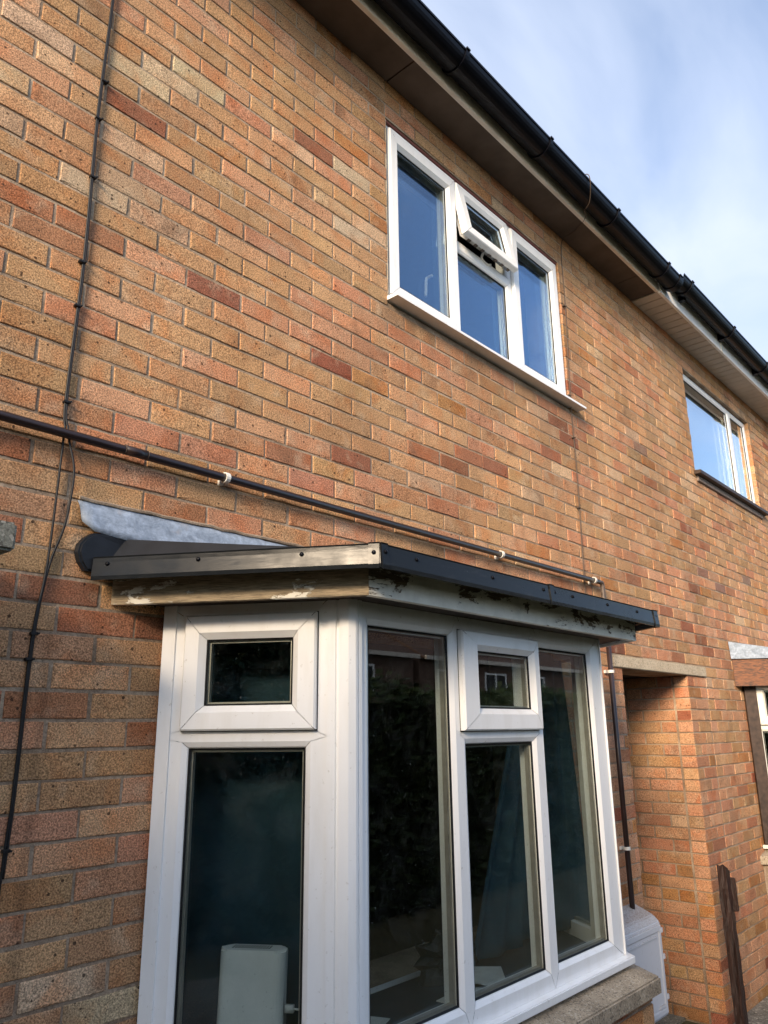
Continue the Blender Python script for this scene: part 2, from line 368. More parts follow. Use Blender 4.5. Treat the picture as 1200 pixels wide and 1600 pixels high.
# ------------------------------------------------------------------ bricks
PITCH = .23094; JT = .0095; CH = .075
def bond(c):
    a = 0 if c <= 6 else (.1413 if c <= 8 else (.1472 if c <= 11 else -2.8255))
    return (a + (1 if c % 2 else 0)) * PITCH / 2
PAL = [((.52, .325, .178), 34), ((.55, .35, .195), 22), ((.48, .30, .155), 15), ((.55, .325, .195), 17), ((.53, .28, .165), 8), ((.44, .285, .155), 8), ((.59, .42, .27), 6), ((.41, .20, .115), 1.6), ((.32, .125, .075), .7), ((.46, .245, .105), 2.2)]
TONE = {'D': (.27, .088, .050), 'R': (.38, .145, .075), 'O': (.43, .22, .11), 'S': (.50, .235, .14), 'P': (.26, .15, .115), 'C': (.58, .45, .29)}
NOTED = [('D', 0.13, -0.01), ('D', -0.3, 0.52), ('D', 0.56, 0.89), ('D', 0.8, -0.45), ('D', 1.51, -0.31), ('D', 1.82, -0.23), ('D', 2.45, 0.21), ('D', 2.59, 0.22), ('D', 2.62, 0.15), ('D', 4.38, -0.07), ('D', 4.38, -0.52), ('D', 4.22, -0.83), ('D', 4.33, -0.9), ('D', 4.45, -0.97), ('D', -0.32, -1.12), ('O', -0.29, -0.6), ('O', -0.29, -0.75), ('D', -0.04, -1.18), ('R', -0.57, 0.0), ('R', -0.48, -0.06), ('R', -0.29, 0.0), ('R', 0.46, -0.52), ('R', 1.61, -0.22), ('R', 2.4, 0.0), ('R', 2.83, 0.59), ('R', 3.81, 0.15), ('R', -0.33, -1.42), ('R', -0.05, -1.5), ('S', -0.22, -0.66), ('R', -0.46, -1.12), ('R', -0.01, -0.82), ('R', 4.74, -0.18), ('O', -0.47, 0.38), ('O', -0.02, 0.38), ('O', 0.45, 0.38), ('O', -0.47, 0.07), ('O', 0.03, -0.66), ('O', 0.23, -0.66), ('O', 1.14, -0.52), ('O', 1.6, -0.38), ('O', 4.52, -0.14), ('O', -0.12, -1.87), ('O', -0.06, -1.96), ('O', -0.11, -2.03), ('O', -0.06, -2.11), ('O', -0.16, -1.64), ('O', 4.55, -0.59), ('S', -0.11, 0.3), ('S', 0.35, 0.29), ('S', -0.09, -0.6), ('S', 0.23, -0.61), ('S', 0.6, -0.6), ('S', 1.49, -0.46), ('S', 2.18, -0.0), ('S', 1.73, 0.0), ('S', 3.36, 0.02), ('S', -0.31, -1.73), ('S', -0.1, -0.74), ('P', 3.66, 0.39), ('P', 4.64, -0.37), ('P', 5.0, -0.45), ('P', 5.71, -0.3), ('C', -0.12, 0.74), ('C', -0.01, 0.81), ('C', -0.24, 0.68), ('C', -0.62, 0.37), ('C', -0.57, 0.61), ('C', 0.8, 0.89), ('C', 0.79, 0.59), ('C', -0.41, 0.14), ('C', -0.22, -2.1), ('C', -0.12, -2.17)]
def pick(x, z, rng, red=0.):
    for k, nx, nz_, in NOTED: pass
    ws = [w * (1 + (red * 4 if i in (3, 4, 7, 8, 9) else -.45 * red)) for i, (c, w) in enumerate(PAL)]
    c = rng.choices([p[0] for p in PAL], ws)[0]; f = rng.uniform(.88, 1.12)
    return tuple(max(0, v * f * k * rng.uniform(.97, 1.03)) for v, k in zip(c, (1.0, .915, .86)))
class BrickSet:
    def __init__(s): s.rec = []
    def add(s, O, d, n, L, H, tone): s.rec.append((Vector(O), Vector(d), Vector(n), L, H, tone, random.random()))
VAR = {}
def brick_verts(L, H, rng, D=.095):
    j = lambda k: rng.uniform(-k, k)
    xs = [0, L * rng.uniform(.28, .4), L * rng.uniform(.6, .72), L]
    back = [(0, 0), (xs[1], 0), (xs[2], 0), (L, 0), (L, H), (xs[2], H), (xs[1], H), (0, H)]
    tilt = j(.0016); tz = j(.0012); proud = j(.0012)
    side = [(x + j(.0009), z + j(.0011)) for x, z in back]
    V = [(x, D, z) for x, z in side]
    V += [(x, .0018 + proud, z) for x, z in side]
    e = .0014
    for x, z in side:
        cx = e if x < L / 2 else -e; cz = e if z < H / 2 else -e
        if rng.random() < .22: cz *= rng.uniform(2, 5); cx *= rng.uniform(1, 3.5)
        V.append((x + cx * (1 + rng.random()), proud + tilt * (x / L - .5) + tz * (z / H - .5) + rng.uniform(0, .0005), z + cz * (1 + rng.random())))
    F = []
    for a in (0, 8):
        for i in range(8): F.append((a + i, a + (i + 1) % 8, a + 8 + (i + 1) % 8, a + 8 + i))
    F.append(tuple(range(16, 24)))
    return V, F
def brick_mesh(L, H, k):
    key = (round(L / .004), round(H / .004), k)
    if key not in VAR:
        rng = random.Random(hash(key) & 0xffff); V, F = brick_verts(L, H, rng)
        me = bpy.data.meshes.new('brick'); me.from_pydata(V, [], F); me.materials.append(BR_O); VAR[key] = me
    return VAR[key]
def area(rec):
    O, d, n, L, H = rec[:5]; up = Vector((0, 0, H)); P = []
    for q in (O, O + d * L, O + d * L + up, O + up):
        c = world_to_camera_view(S, cam, q)
        if c.z < .1: return 0
        P.append((c.x, c.y))
    cx = sum(p[0] for p in P) / 4; cy = sum(p[1] for p in P) / 4
    if not (-.02 < cx < 1.02 and -.02 < cy < 1.02): return 0
    # hidden behind the bay: the patch of wall the bay covers in the photograph
    A = 0
    for i in range(4): A += P[i][0] * P[(i + 1) % 4][1] * 1.333 - P[(i + 1) % 4][0] * P[i][1] * 1.333
    return abs(A) / 2
def build_bricks(bs, root, limit=300, names='brick'):
    sc = sorted(((area(r), i) for i, r in enumerate(bs.rec)), reverse=True)
    top = {i for a, i in sc[:limit] if a > 2e-5}
    V = []; F = []; T = []
    off = Vector((0, 0, 0)); r_ = root
    while r_ is not None: off += r_.location; r_ = r_.parent
    for i, (O, d, n, L, H, tone, rd) in enumerate(bs.rec):
        Mx = Matrix.Identity(4); Mx.col[0][:3] = d; Mx.col[1][:3] = -n; Mx.col[2][:3] = (0, 0, 1)
        if i in top:
            o = bpy.data.objects.new(names, brick_mesh(L, H, i % 5)); COL.objects.link(o); o.parent = root
            Mx.translation = O - off; o.matrix_local = Mx; o.color = (tone[0], tone[1], tone[2], rd)
        else:
            Mx.translation = O - off; v, f = brick_verts(L, H, random)
            b0 = len(V); V += [tuple(Mx @ Vector(q)) for q in v]; F += [tuple(b0 + k for k in q) for q in f]; T += [(tone[0], tone[1], tone[2], rd)] * len(v)
    if V:
        me = bpy.data.meshes.new('brickwork'); me.from_pydata(V, [], F); me.materials.append(BR_S)
        at = me.attributes.new('tone', 'FLOAT_COLOR', 'POINT'); at.data.foreach_set('color', [c for t in T for c in t])
        o = link('brickwork', me, root); stuff(o)

SPLIT = 3.93; XL, XR = -4.0, 10.5
HOLES = [(1.04, 2.70, .36, 1.382), (4.74, 6.395, .44, 1.382), (.03, 2.08, -2.36, -1.13), (5.19, 7.24, -2.36, -1.13), (3.07, 4.06, GZ, -1.163), (-2.6, -.95, .36, 1.382)]
LINT = (2.95, 4.397, -1.162, -1.090)
bsA, bsB = BrickSet(), BrickSet()
rng = random.Random(11)
def intervals(x0, x1, cuts):
    out = [(x0, x1)]
    for a, b in cuts:
        nx = []
        for p, q in out:
            if b <= p or a >= q: nx.append((p, q)); continue
            if a > p: nx.append((p, a))
            if b < q: nx.append((b, q))
        out = nx
    return out
for c in range(-21, 44):
    zc = -CH * c + rng.uniform(-.001, .001); z0 = zc - (CH - JT) / 2; H = CH - JT
    cuts = [(h[0] + .003, h[1] - .003) for h in HOLES if h[2] < zc < h[3]]
    if LINT[2] < zc < LINT[3]: cuts.append((LINT[0], LINT[1]))
    ex = [XL, XR]
    low = zc < -1.17
    row = []
    k = math.floor((XL - bond(c)) / PITCH)
    x = bond(c) + k * PITCH
    while x < XR:
        row.append((x + JT / 2, x + PITCH - JT / 2)); x += PITCH
    if low:
        row = [(a, b) for a, b in row if b > 4.42 or a < 3.07]
        row = [(max(a, 4.402), b) if a > 3.5 and a < 4.402 else (a, b) for a, b in row]
        row += ([(4.062, 4.277), (4.287, 4.391)] if c % 2 else [(4.062, 4.166), (4.176, 4.391)])
    for a, b in row:
        a += rng.uniform(-.002, .002); b += rng.uniform(-.002, .002)
        for p, q in intervals(a, b, cuts):
            if q - p < .025: continue
            mid = (p + q) / 2; tone = None
            for kk, nx, nz_ in NOTED:
                if p - .004 <= nx <= q + .004 and abs(nz_ - zc) < .0376: tone = tuple((v * .78 + m_ * .22) * rng.uniform(.94, 1.06) for v, m_ in zip(TONE[kk], (.50, .30, .165)))
            if tone is None:
                red = 0
                if -1.15 < zc < -.42: red = .35
                if mid > 2.6 and zc < -.75: red = .5
                if 2.0 < mid < 3.07 and zc < -1.2: red = 1.6
                if 4.0 < mid < 4.40 and zc < -1.17: red = 1.2
                tone = pick(mid, zc, rng, red)
            (bsA if mid < SPLIT else bsB).add((p, 0, z0 + rng.uniform(-.0008, .0008)), (1, 0, 0), (0, -1, 0), q - p, H, tone)
# passage side wall (faces the camera side), bricks run away from the street
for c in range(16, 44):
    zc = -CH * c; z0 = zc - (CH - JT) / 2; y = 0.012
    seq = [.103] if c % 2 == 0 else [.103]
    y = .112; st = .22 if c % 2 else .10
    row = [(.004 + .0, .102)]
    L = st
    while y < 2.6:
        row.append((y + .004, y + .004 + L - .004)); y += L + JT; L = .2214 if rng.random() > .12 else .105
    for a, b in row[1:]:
        bsB.add((4.06, b, z0), (0, -1, 0), (-1, 0, 0), b - a, CH - JT, tuple(v * .88 for v in pick(0, 0, rng, 1.0)))  # redder tone, also darkened to imitate shade inside the passage
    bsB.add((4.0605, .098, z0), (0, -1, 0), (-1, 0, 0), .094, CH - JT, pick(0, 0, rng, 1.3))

houseA = empty('brick_house', (0, 0, GZ)); tag(houseA, 'near buff brick terraced house with open top window and splayed white bay', 'house')
houseB = empty('brick_house', (6.5, 0, GZ)); tag(houseB, 'farther brick terraced house beyond the passage with slatted white soffit and stained timber bay', 'house')

def wall_core(x0, x1, root):
    HO = [(h[0], h[1] + (.008 if h[0] == 3.07 else 0), h[2], h[3]) for h in HOLES]
    xs = sorted({x0, x1} | {v for h in HO for v in h[:2] if x0 < v < x1}); zs = sorted({GZ, 1.78} | {v for h in HO for v in h[2:] if GZ < v < 1.78})
    bm = bmesh.new(); bm2 = bmesh.new()
    for i in range(len(xs) - 1):
        for j in range(len(zs) - 1):
            a, b, c, d = xs[i], xs[i + 1], zs[j], zs[j + 1]; m = ((a + b) / 2, (c + d) / 2)
            if any(h[0] < m[0] < h[1] and h[2] < m[1] < h[3] for h in HO): continue
            box(bm, (a, .0032, c), (b, .26, d))
    bmesh.ops.remove_doubles(bm, verts=bm.verts, dist=1e-5)
    # drop internal faces shared by two boxes
    seen = {}
    for f in bm.faces: seen.setdefault(tuple(sorted(v.index for v in f.verts)), []).append(f)
    bm.verts.index_update()
    seen = {}
    for f in bm.faces: seen.setdefault(tuple(sorted(v.index for v in f.verts)), []).append(f)
    bmesh.ops.delete(bm, geom=[f for l in seen.values() if len(l) > 1 for f in l], context='FACES_ONLY')
    part('wall', bm, MORTAR, root)
wall_core(XL, SPLIT, houseA); wall_core(SPLIT, XR, houseB)
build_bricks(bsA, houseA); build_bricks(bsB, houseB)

# passage between the houses: side mortar, ceiling, far end
bm = bmesh.new(); box(bm, (4.0665, .26, GZ), (4.3, 4.2, -1.163)); part('passage_wall', bm, MORTAR, houseB)
bm = bmesh.new(); box(bm, (2.83, .26, GZ), (3.06, 4.2, -1.163)); part('passage_wall', bm, MORTAR, houseA)
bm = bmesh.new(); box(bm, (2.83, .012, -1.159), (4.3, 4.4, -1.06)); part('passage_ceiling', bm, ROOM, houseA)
bm = bmesh.new(); box(bm, (2.83, 4.2, GZ), (4.3, 4.3, -1.16)); part('passage_end_door', bm, DARKWOOD, houseA)
bm = bmesh.new(); box(bm, (LINT[0], -.012, LINT[2]), (LINT[1], .10, LINT[3] - .003), .004)
o = part('lintel', bm, CREAMST, houseA); o['label'] = 'pale cream stone lintel over the passage'

# rooms behind the windows, back and side walls
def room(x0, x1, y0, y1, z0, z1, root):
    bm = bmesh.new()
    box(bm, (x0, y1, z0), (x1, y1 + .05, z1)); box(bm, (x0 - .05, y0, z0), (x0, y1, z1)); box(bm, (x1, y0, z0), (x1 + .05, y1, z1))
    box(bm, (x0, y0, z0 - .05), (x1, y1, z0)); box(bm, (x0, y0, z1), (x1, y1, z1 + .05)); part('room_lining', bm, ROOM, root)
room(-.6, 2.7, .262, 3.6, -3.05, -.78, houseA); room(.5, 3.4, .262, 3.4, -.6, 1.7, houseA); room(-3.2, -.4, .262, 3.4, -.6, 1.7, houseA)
room(4.4, 6.9, .262, 3.4, -.6, 1.7, houseB); room(4.9, 7.6, .262, 3.6, -3.05, -.78, houseB)
for (a, b, r) in ((XL, SPLIT, houseA), (SPLIT, XR, houseB)):
    # pitched roof, ridge parallel to the street
    bm = bmesh.new(); y0, y1, z0, z1 = -.255, 3.9, 1.80, 4.2
    v = [bm.verts.new(c) for c in ((a, y0, z0), (b, y0, z0), (b, y1, z1), (a, y1, z1), (b, 8.1, z0), (a, 8.1, z0), (a, y0, z0 - .03), (b, y0, z0 - .03), (b, y1, z1 - .06), (a, y1, z1 - .06), (b, 8.1, z0 - .03), (a, 8.1, z0 - .03))]
    for f in ((0, 1, 2, 3), (3, 2, 4, 5), (6, 9, 8, 7), (9, 11, 10, 8), (0, 6, 7, 1), (5, 4, 10, 11), (0, 3, 9, 6), (3, 5, 11, 9), (1, 7, 8, 2), (2, 8, 10, 4)): bm.faces.new([v[i] for i in f])
    part('roof', bm, ROOFM, r)
    bm = bmesh.new(); box(bm, (a, 7.6, GZ), (b, 7.85, 1.78))
    e = a if a == XL else b - .2
    box(bm, (e, .262, GZ), (e + .2, 7.6, 1.78)); part('rear_wall', bm, MORTAR, r)

# ------------------------------------------------------------------ eaves
SZ = 1.60
for a, b in ((XL, -1.45), (-1.442, 1.046), (1.054, 3.528), (3.536, 3.82)):
    part('soffit_board', B((a, -.188, SZ), (b, .004, SZ + .012)), SOFF, houseA)
part('fascia_board', B((XL, -.212, SZ - .010), (3.825, -.188, SZ + .17), .002), FASC, houseA)
x = 3.832
while x < XR:
    bm = bmesh.new(); box(bm, (x + .003, -.20, SZ - .004), (x + .097, .004, SZ + .006), .002); part('soffit_slat', bm, SOFW, houseB); x += .1
part('fascia_board', B((3.828, -.224, SZ - .016), (XR, -.202, SZ + .17), .002), UPVC, houseB)
bm = bmesh.new(); box(bm, (5.09, -.229, SZ - .018), (5.12, -.2245, SZ + .14)); part('fascia_joint_cover', bm, UPVC2, houseB)
def gutter(x0, x1, yc, zc, r, root):
    bm = bmesh.new(); N = 14; rings = []
    prof = []
    for k in range(N + 1):
        a = math.pi * k / N; prof.append((yc - r * math.cos(a), zc - r * 1.0 * math.sin(a)))
    prof = [(yc - r - .004, zc + .006), (yc - r - .004, zc - .006)] + prof + [(yc + r, zc + .012)]
    inn = [(yc + (y - yc) * .94, zc + (z - zc) * .94 + .001) for y, z in prof][::-1]
    P = prof + inn
    for x_ in (x0, x1): rings.append([bm.verts.new((x_, y, z)) for y, z in P])
    n = len(P)
    for k in range(n): bm.faces.new((rings[0][k], rings[0][(k + 1) % n], rings[1][(k + 1) % n], rings[1][k]))
    return part('gutter', bm, GUTT, root, False)
def bracket(x_, yc, zc, r, root, w=.022, name='gutter_bracket'):
    bm = bmesh.new(); N = 14; P = []
    for k in range(N + 1):
        a = math.pi * k / N - .05; P.append((yc - r * math.cos(a), zc - r * math.sin(a)))
    P = [(yc - r - .004, zc + .012), (yc - r - .006, zc)] + P + [(yc + r + .01, zc + .02)]
    inn = [(yc + (y - yc) * .90, zc + (z - zc) * .90) for y, z in P][::-1]
    Q = P + inn; n = len(Q); rr = [[bm.verts.new((X, y, z)) for y, z in Q] for X in (x_ - w / 2, x_ + w / 2)]
    for k in range(n): bm.faces.new((rr[0][k], rr[0][(k + 1) % n], rr[1][(k + 1) % n], rr[1][k]))
    for k in range(n // 2 - 0):
        a, b = k, n - 1 - k
        if k + 1 <= n - 2 - k:
            for q, s in ((rr[0], 1), (rr[1], -1)):
                f = (q[k], q[k + 1], q[n - 2 - k], q[n - 1 - k])
                if len(set(f)) == 4: bm.faces.new(f)
    part(name, bm, GUTT, root)
GA = (-.288, 1.684, .0705); GB = (-.298, 1.735, .066)
gutter(XL, 3.95, *GA, houseA)
for x_ in (-2.0, -1.2, -.38, .43, 1.243, 2.04, 2.88, 3.68): bracket(x_, GA[0], GA[1], GA[2] + .008, houseA, .026)
bracket(3.90, GA[0], GA[1], GA[2] + .006, houseA, .05, 'gutter_union')
gutter(3.96, XR, *GB, houseB)
for x_ in (4.12, 5.05, 5.95, 6.9, 7.8): bracket(x_, GB[0], GB[1], GB[2] + .008, houseB, .032)
for x_ in (4.2, 5.05, 5.95, 6.9):
    bm = bmesh.new(); box(bm, (x_ - .02, GB[0] + .03, GB[1] - .075), (x_ + .02, -.225, GB[1] - .03)); part('bracket_arm', bm, GUTT, houseB)

# ------------------------------------------------------------------ upper windows
def upper_window(root):
    P = PL((0, .022, 0), (1, 0, 0), (0, -1, 0))
    x0, x1, z0, z1 = 1.045, 2.697, .392, 1.366
    m1, m2, tr = 1.602, 2.138, .985
    bm = bmesh.new()
    ring(bm, P, (x0, z0, m1, z1), (1.142, .478, 1.545, 1.275), FR); ring(bm, P, (m1, z0, m2, tr), (1.628, .43, 2.095, .938), FR)
    ring(bm, P, (m1, tr, m2, z1), (1.645, 1.012, 2.095, 1.315), FR); ring(bm, P, (m2, z0, x1, z1), (2.2, .478, 2.61, 1.275), FR)
    w = part('window', bm, UPVC, root); w['label'] = 'white plastic casement window with its small top light tilted open'
    for r, g in (((1.072, .424, 1.598, 1.346), (1.142, .494, 1.528, 1.262)), ((2.146, .424, 2.664, 1.346), (2.218, .494, 2.592, 1.262))):
        bm = bmesh.new(); ring(bm, P, r, g, SA); part('sash', bm, UPVC, w); glazing(P, g, w, .016, GLASSU)
        bm = bmesh.new(); ring(bm, P, grow(r, .002), grow(r, -.01), [('o', 0, .0015), ('i', 0, .0015)], 0); part('sash_gasket', bm, GASK, w)
    glazing(P, (1.632, .434, 2.091, .934), w, 0, GLASSU)
    T = Tilt(P, 1.342, R(10.5)); r, g = (1.606, 1.0, 2.10, 1.342), (1.682, 1.074, 2.026, 1.268)
    bm = bmesh.new(); ring(bm, T, r, g, SA); o = part('sash', bm, UPVC, w); o['label'] = 'small top light tilted outwards'; glazing(T, g, w, .016, GLASSU)
    bm = bmesh.new()
    for k in range(7): pbox(bm, T, (1.66 + k * .062, .9965, 1.684 + k * .062, .9995), -.026, -.010)
    stuff(part('lock_keep', bm, PIPEG, w))
    bm = bmesh.new(); tube(bm, [T(1.640, 1.15, -.01), P(1.640, 1.09, -.01)], .003, 6); part('friction_stay', bm, SPACER, w)
    bm = bmesh.new(); tube(bm, [T(2.075, 1.12, -.01), P(2.075, 1.05, -.01)], .003, 6); part('friction_stay', bm, SPACER, w)
    for hx, hz in ((1.50, .66),):
        bm = bmesh.new(); tube(bm, [P(hx, hz + .10, -.075), P(hx, hz + .10, -.10), P(hx - .005, hz + .085, -.112), P(hx - .008, hz - .01, -.115)], .0085, 8, 4); part('handle', bm, WPL, w, True)
    bm = bmesh.new(); tube(bm, [T(1.84, 1.022, -.035), T(1.85, 1.005, -.06), T(1.90, .992, -.064), T(1.93, 1.0, -.055)], .007, 8, 4); part('handle', bm, WPL, w, True)
    # silicone line against the brick, projecting sill
    bm = bmesh.new(); box(bm, (1.0415, .002, .40), (1.046, .03, 1.372)); part('sealant_bead', bm, CREAMST, w)
    bm = bmesh.new(); prism(bm, [(1.035, -.062), (2.79, -.062), (2.79, .03), (1.035, .03)], .372, 0, [.385, .385, .396, .396]); part('window_sill', bm, UPVC, w)
    bm = bmesh.new(); box(bm, (1.04, .0085, 1.3665), (2.70, .08, 1.380)); part('steel_lintel', bm, simple('red_oxide_lintel', (.16, .05, .035), .7), w)
    return w
upper_window(houseA)
def far_window(root):
    P = PL((0, .036, 0), (1, 0, 0), (0, -1, 0)); bm = bmesh.new()
    ring(bm, P, (4.745, .47, 5.93, 1.376), (4.80, .50, 5.885, 1.325), FR); ring(bm, P, (5.93, .47, 6.39, 1.372), (5.975, .50, 6.345, 1.325), FR)
    w = part('window', bm, UPVC, root); w['label'] = 'white window of two panes with a net curtain behind'
    glazing(P, (4.80, .50, 5.885, 1.325), w, 0, GLASSN); glazing(P, (5.975, .50, 6.345, 1.325), w, 0, GLASSN)
    bm = bmesh.new(); prism(bm, [(4.70, -.055), (6.46, -.055), (6.46, .08), (4.70, .08)], .435, 0, [.462, .462, .475, .475]); part('window_sill', bm, DARKWOOD, w)
    bm = bmesh.new(); box(bm, (4.745, -.0155, .388), (6.39, .003, .434), .003); part('sill_render', bm, simple('grey_render', (.25, .2, .17), .9, .1, .2), w)
far_window(houseB)
# left window, outside the frame but part of the house front
P = PL((0, .03, 0), (1, 0, 0), (0, -1, 0)); bm = bmesh.new(); ring(bm, P, (-2.595, .38, -.955, 1.375), (-2.5, .48, -1.05, 1.28), FR); w = part('window', bm, UPVC, houseA); glazing(P, (-2.5, .48, -1.05, 1.28), w)

# ------------------------------------------------------------------ bays
def bay(root, X, kind, near):
    """X: shift along the wall of the bay whose front corner is at x=.304"""
    cl = Vector((X + .304, -.49, 0)); crr = Vector((X + 1.812, -.49, 0)); wl = Vector((X - .01, 0, 0)); wr = Vector((X + 2.126, 0, 0))
    dl = (cl - wl).normalized(); nl = Vector((dl.y, -dl.x, 0)); dr = (wr - crr).normalized(); nr = Vector((dr.y, -dr.x, 0))
    PLf = PL(wl, dl, nl); PF = PL((X, -.49, 0), (1, 0, 0), (0, -1, 0)); PR = PL(crr, dr, nr)
    zt, zb = -1.128, -2.344
    bm = bmesh.new()
    # left splay
    ring(bm, PLf, (.012, zb, .513, -1.512), (.105, -2.280, .449, -1.541), FR); ring(bm, PLf, (.012, -1.512, .513, zt), (.12, -1.47, .44, -1.20), FR)
    # front
    ring(bm, PF, (.338, zb, .804, zt), (.381, -2.279, .764, -1.199), FR); ring(bm, PF, (.804, zb, 1.290, -1.515), (.842, -2.281, 1.250, -1.544), FR)
    ring(bm, PF, (.804, -1.515, 1.290, zt), (.86, -1.47, 1.23, -1.20), FR); ring(bm, PF, (1.290, zb, 1.812, zt), (1.332, -2.279, 1.714, -1.200), FR)
    # right splay
    ring(bm, PR, (.07, zb, .57, zt), (.13, -2.28, .50, -1.2), FR)
    pbox(bm, PLf, (.0125, zb + .001, .052, zt - .001), -.001, .007)
    # corner posts with their ribs
    for corner, dA, nA, sA, dB, nB in ((cl, dl, nl, -.069, Vector((1, 0, 0)), Vector((0, -1, 0))), (crr, Vector((-1, 0, 0)), Vector((0, -1, 0)), 0, dr, nr)):
        if corner is cl:
            pts = [corner + dl * -.069 + nl * -.004, corner + dl * -.069 + nl * .007, corner + dl * -.046 + nl * .007, corner + dl * -.043 + nl * .001, corner + dl * -.036 + nl * .001, corner + dl * -.033 + nl * .013, corner + dl * -.006 + nl * .014, corner + dB * .004 + nB * .012, corner + dB * .012 + nB * .012, corner + dB * .014 + nB * .004, corner + dB * .019 + nB * .004, corner + dB * .021 + nB * .009, corner + dB * .0335 + nB * .009, corner + dB * .0345 - nB * .06, corner + dl * -.069 - nl * .06]
        else:
            pts = [corner + dB * .0695 + nB * .006, corner + dB * .0695 - nB * .06, corner + dA * -.001 - nA * .06, corner + dA * -.001 + nA * .006, corner + dB * .002 + nB * .010]
        prism(bm, [(p.x, p.y) for p in pts], zb, zt)
    if kind == 'near': mat = UPVC
    else: mat = UPVC2
    bw = part('bay_window', bm, mat, root)
    bw['label'] = 'splayed white plastic bay window under a flat black edged roof' if near else 'far bay window under a dark stained timber fascia'
    ss = [(PLf, (.086, -1.494, .483, -1.166), (.152, -1.424, .411, -1.238)), (PF, (.8055, -1.503, 1.2865, -1.178), (.908, -1.430, 1.232, -1.242))]
    for P_, r, g in ss:
        bm = bmesh.new(); ring(bm, P_, r, g, SA); part('sash', bm, mat, bw); glazing(P_, g, bw, .016)
        bm = bmesh.new(); ring(bm, P_, grow(r, .0025), grow(r, -.01), [('o', 0, .0015), ('i', 0, .0015)], 0); part('sash_gasket', bm, GASK, bw)
    for P_, g in ((PLf, (.107, -2.278, .447, -1.543)), (PF, (.383, -2.277, .762, -1.201)), (PF, (.844, -2.279, 1.248, -1.546)), (PF, (1.334, -2.277, 1.712, -1.202)), (PR, (.132, -2.278, .498, -1.202))):
        glazing(P_, g, bw)
    def poly(o, ins=0):
        """plan outline offset outward by o (three facets), ends on the wall at y=e"""
        t = math.tan(math.acos(dl.x) / 2) if False else math.tan(.5 * math.acos(max(-1, min(1, dl.dot(Vector((1, 0, 0)))))))
        a = cl + Vector((-t * o, -o, 0)); b = crr + Vector((t * o, -o, 0))
        e = .0
        L0 = a - dl * ((a.y - e) / dl.y); R0 = b + dr * ((e - b.y) / dr.y)
        return [(L0.x, L0.y), (a.x, a.y), (b.x, b.y), (R0.x, R0.y)]
    # plastic cill, stone sill
    p = poly(.034); q = poly(-.07)
    bm = bmesh.new(); prism(bm, [(p[0][0], -.002), p[1], p[2], (p[3][0], -.002)], -2.371, -2.3445); bmesh.ops.bevel(bm, geom=bm.edges[:], offset=.003, segments=2, affect='EDGES'); part('cill', bm, mat, bw)
    p = poly(.108); p2 = poly(-.05)
    bm = bmesh.new()
    lo = [bm.verts.new((x_, min(y_, -.001), -2.466)) for x_, y_ in p]; mid = [bm.verts.new((x_, min(y_, -.001), -2.412)) for x_, y_ in p]; hi = [bm.verts.new((x_, min(y_, -.001), -2.3725)) for x_, y_ in p2]
    for A_, C_ in ((lo, mid), (mid, hi)):
        for k in range(3): bm.faces.new((A_[k], A_[k + 1], C_[k + 1], C_[k]))
    bm.faces.new(lo[::-1]); bm.faces.new(hi); bm.faces.new((lo[0], mid[0], hi[0], hi[3], mid[3], lo[3]))
    bmesh.ops.bevel(bm, geom=[e_ for e_ in bm.edges if abs(e_.verts[0].co.z + 2.412) < 1e-4 and abs(e_.verts[1].co.z + 2.412) < 1e-4], offset=.006, segments=2, affect='EDGES')
    o = part('stone_sill', bm, STONE, bw); o['label'] = 'weathered sandy stone sill below the bay'
    # brick plinth
    p = poly(.072)
    bm = bmesh.new(); prism(bm, [(p[0][0], -.001), p[1], p[2], (p[3][0], -.001)], GZ, -2.4665)
    part('plinth_core', bm, MORTAR, bw)
    if near:
        bs = BrickSet(); p = poly(.078); rg = random.Random(5)
        for c in range(33, 44):
            z0 = -CH * c - .0328 + .012
            for i in (0, 1, 2):
                A_ = Vector((*p[i], 0)); C_ = Vector((*p[i + 1], 0)); d_ = (C_ - A_).normalized(); n_ = Vector((d_.y, -d_.x, 0)); Ln = (C_ - A_).length
                s_ = 0 if c % 2 else -.115
                while s_ < Ln:
                    a_, b_ = max(s_, .002), min(s_ + PITCH - JT, Ln - .002)
                    if b_ - a_ > .03: bs.add(A_ + d_ * a_ + Vector((0, 0, z0)), d_, n_, b_ - a_, CH - JT, pick(0, 0, rg, 1.2))
                    s_ += PITCH
        build_bricks(bs, bw)
    # roof: deck, soffit, timber fascia boards, edge trim
    if near:
        fo, to, fz0, fz1, tz0, tz1, fm = .14, .222, -1.146, -1.058, -1.089, -1.024, FL_FRONT
        th = .022
    else:
        fo, to, fz0, fz1, tz0, tz1, fm = .14, .15, -1.205, -1.005, -1.01, -1.0, STAIN
        th = .03
    p = poly(fo - th)
    bm = bmesh.new(); prism(bm, [(p[0][0], .001), p[1], p[2], (p[3][0], .001)], -1.124, -1.06); part('roof_deck', bm, DARKWOOD, bw)
    pa, pb = poly(fo), poly(fo - th)
    for i in range(3):
        bm = bmesh.new(); g_ = .0007
        A0, A1, B0, B1 = Vector(pa[i]), Vector(pa[i + 1]), Vector(pb[i]), Vector(pb[i + 1]); t_ = (A1 - A0).normalized() * g_
        y_ = -.002
        q_ = [A0 + t_, A1 - t_, B1 - t_, B0 + t_]; q_ = [(v.x, min(v.y, y_)) for v in q_]
        prism(bm, q_, fz0, fz1)
        o = part('fascia_plank', bm, (FL_LEFT if (near and i == 0) else fm), bw)
        o['label'] = ['bare weathered plank with specks of white paint', 'plank with flaking cream paint', 'plank on the far splay'][i] if near else 'dark stained timber plank'
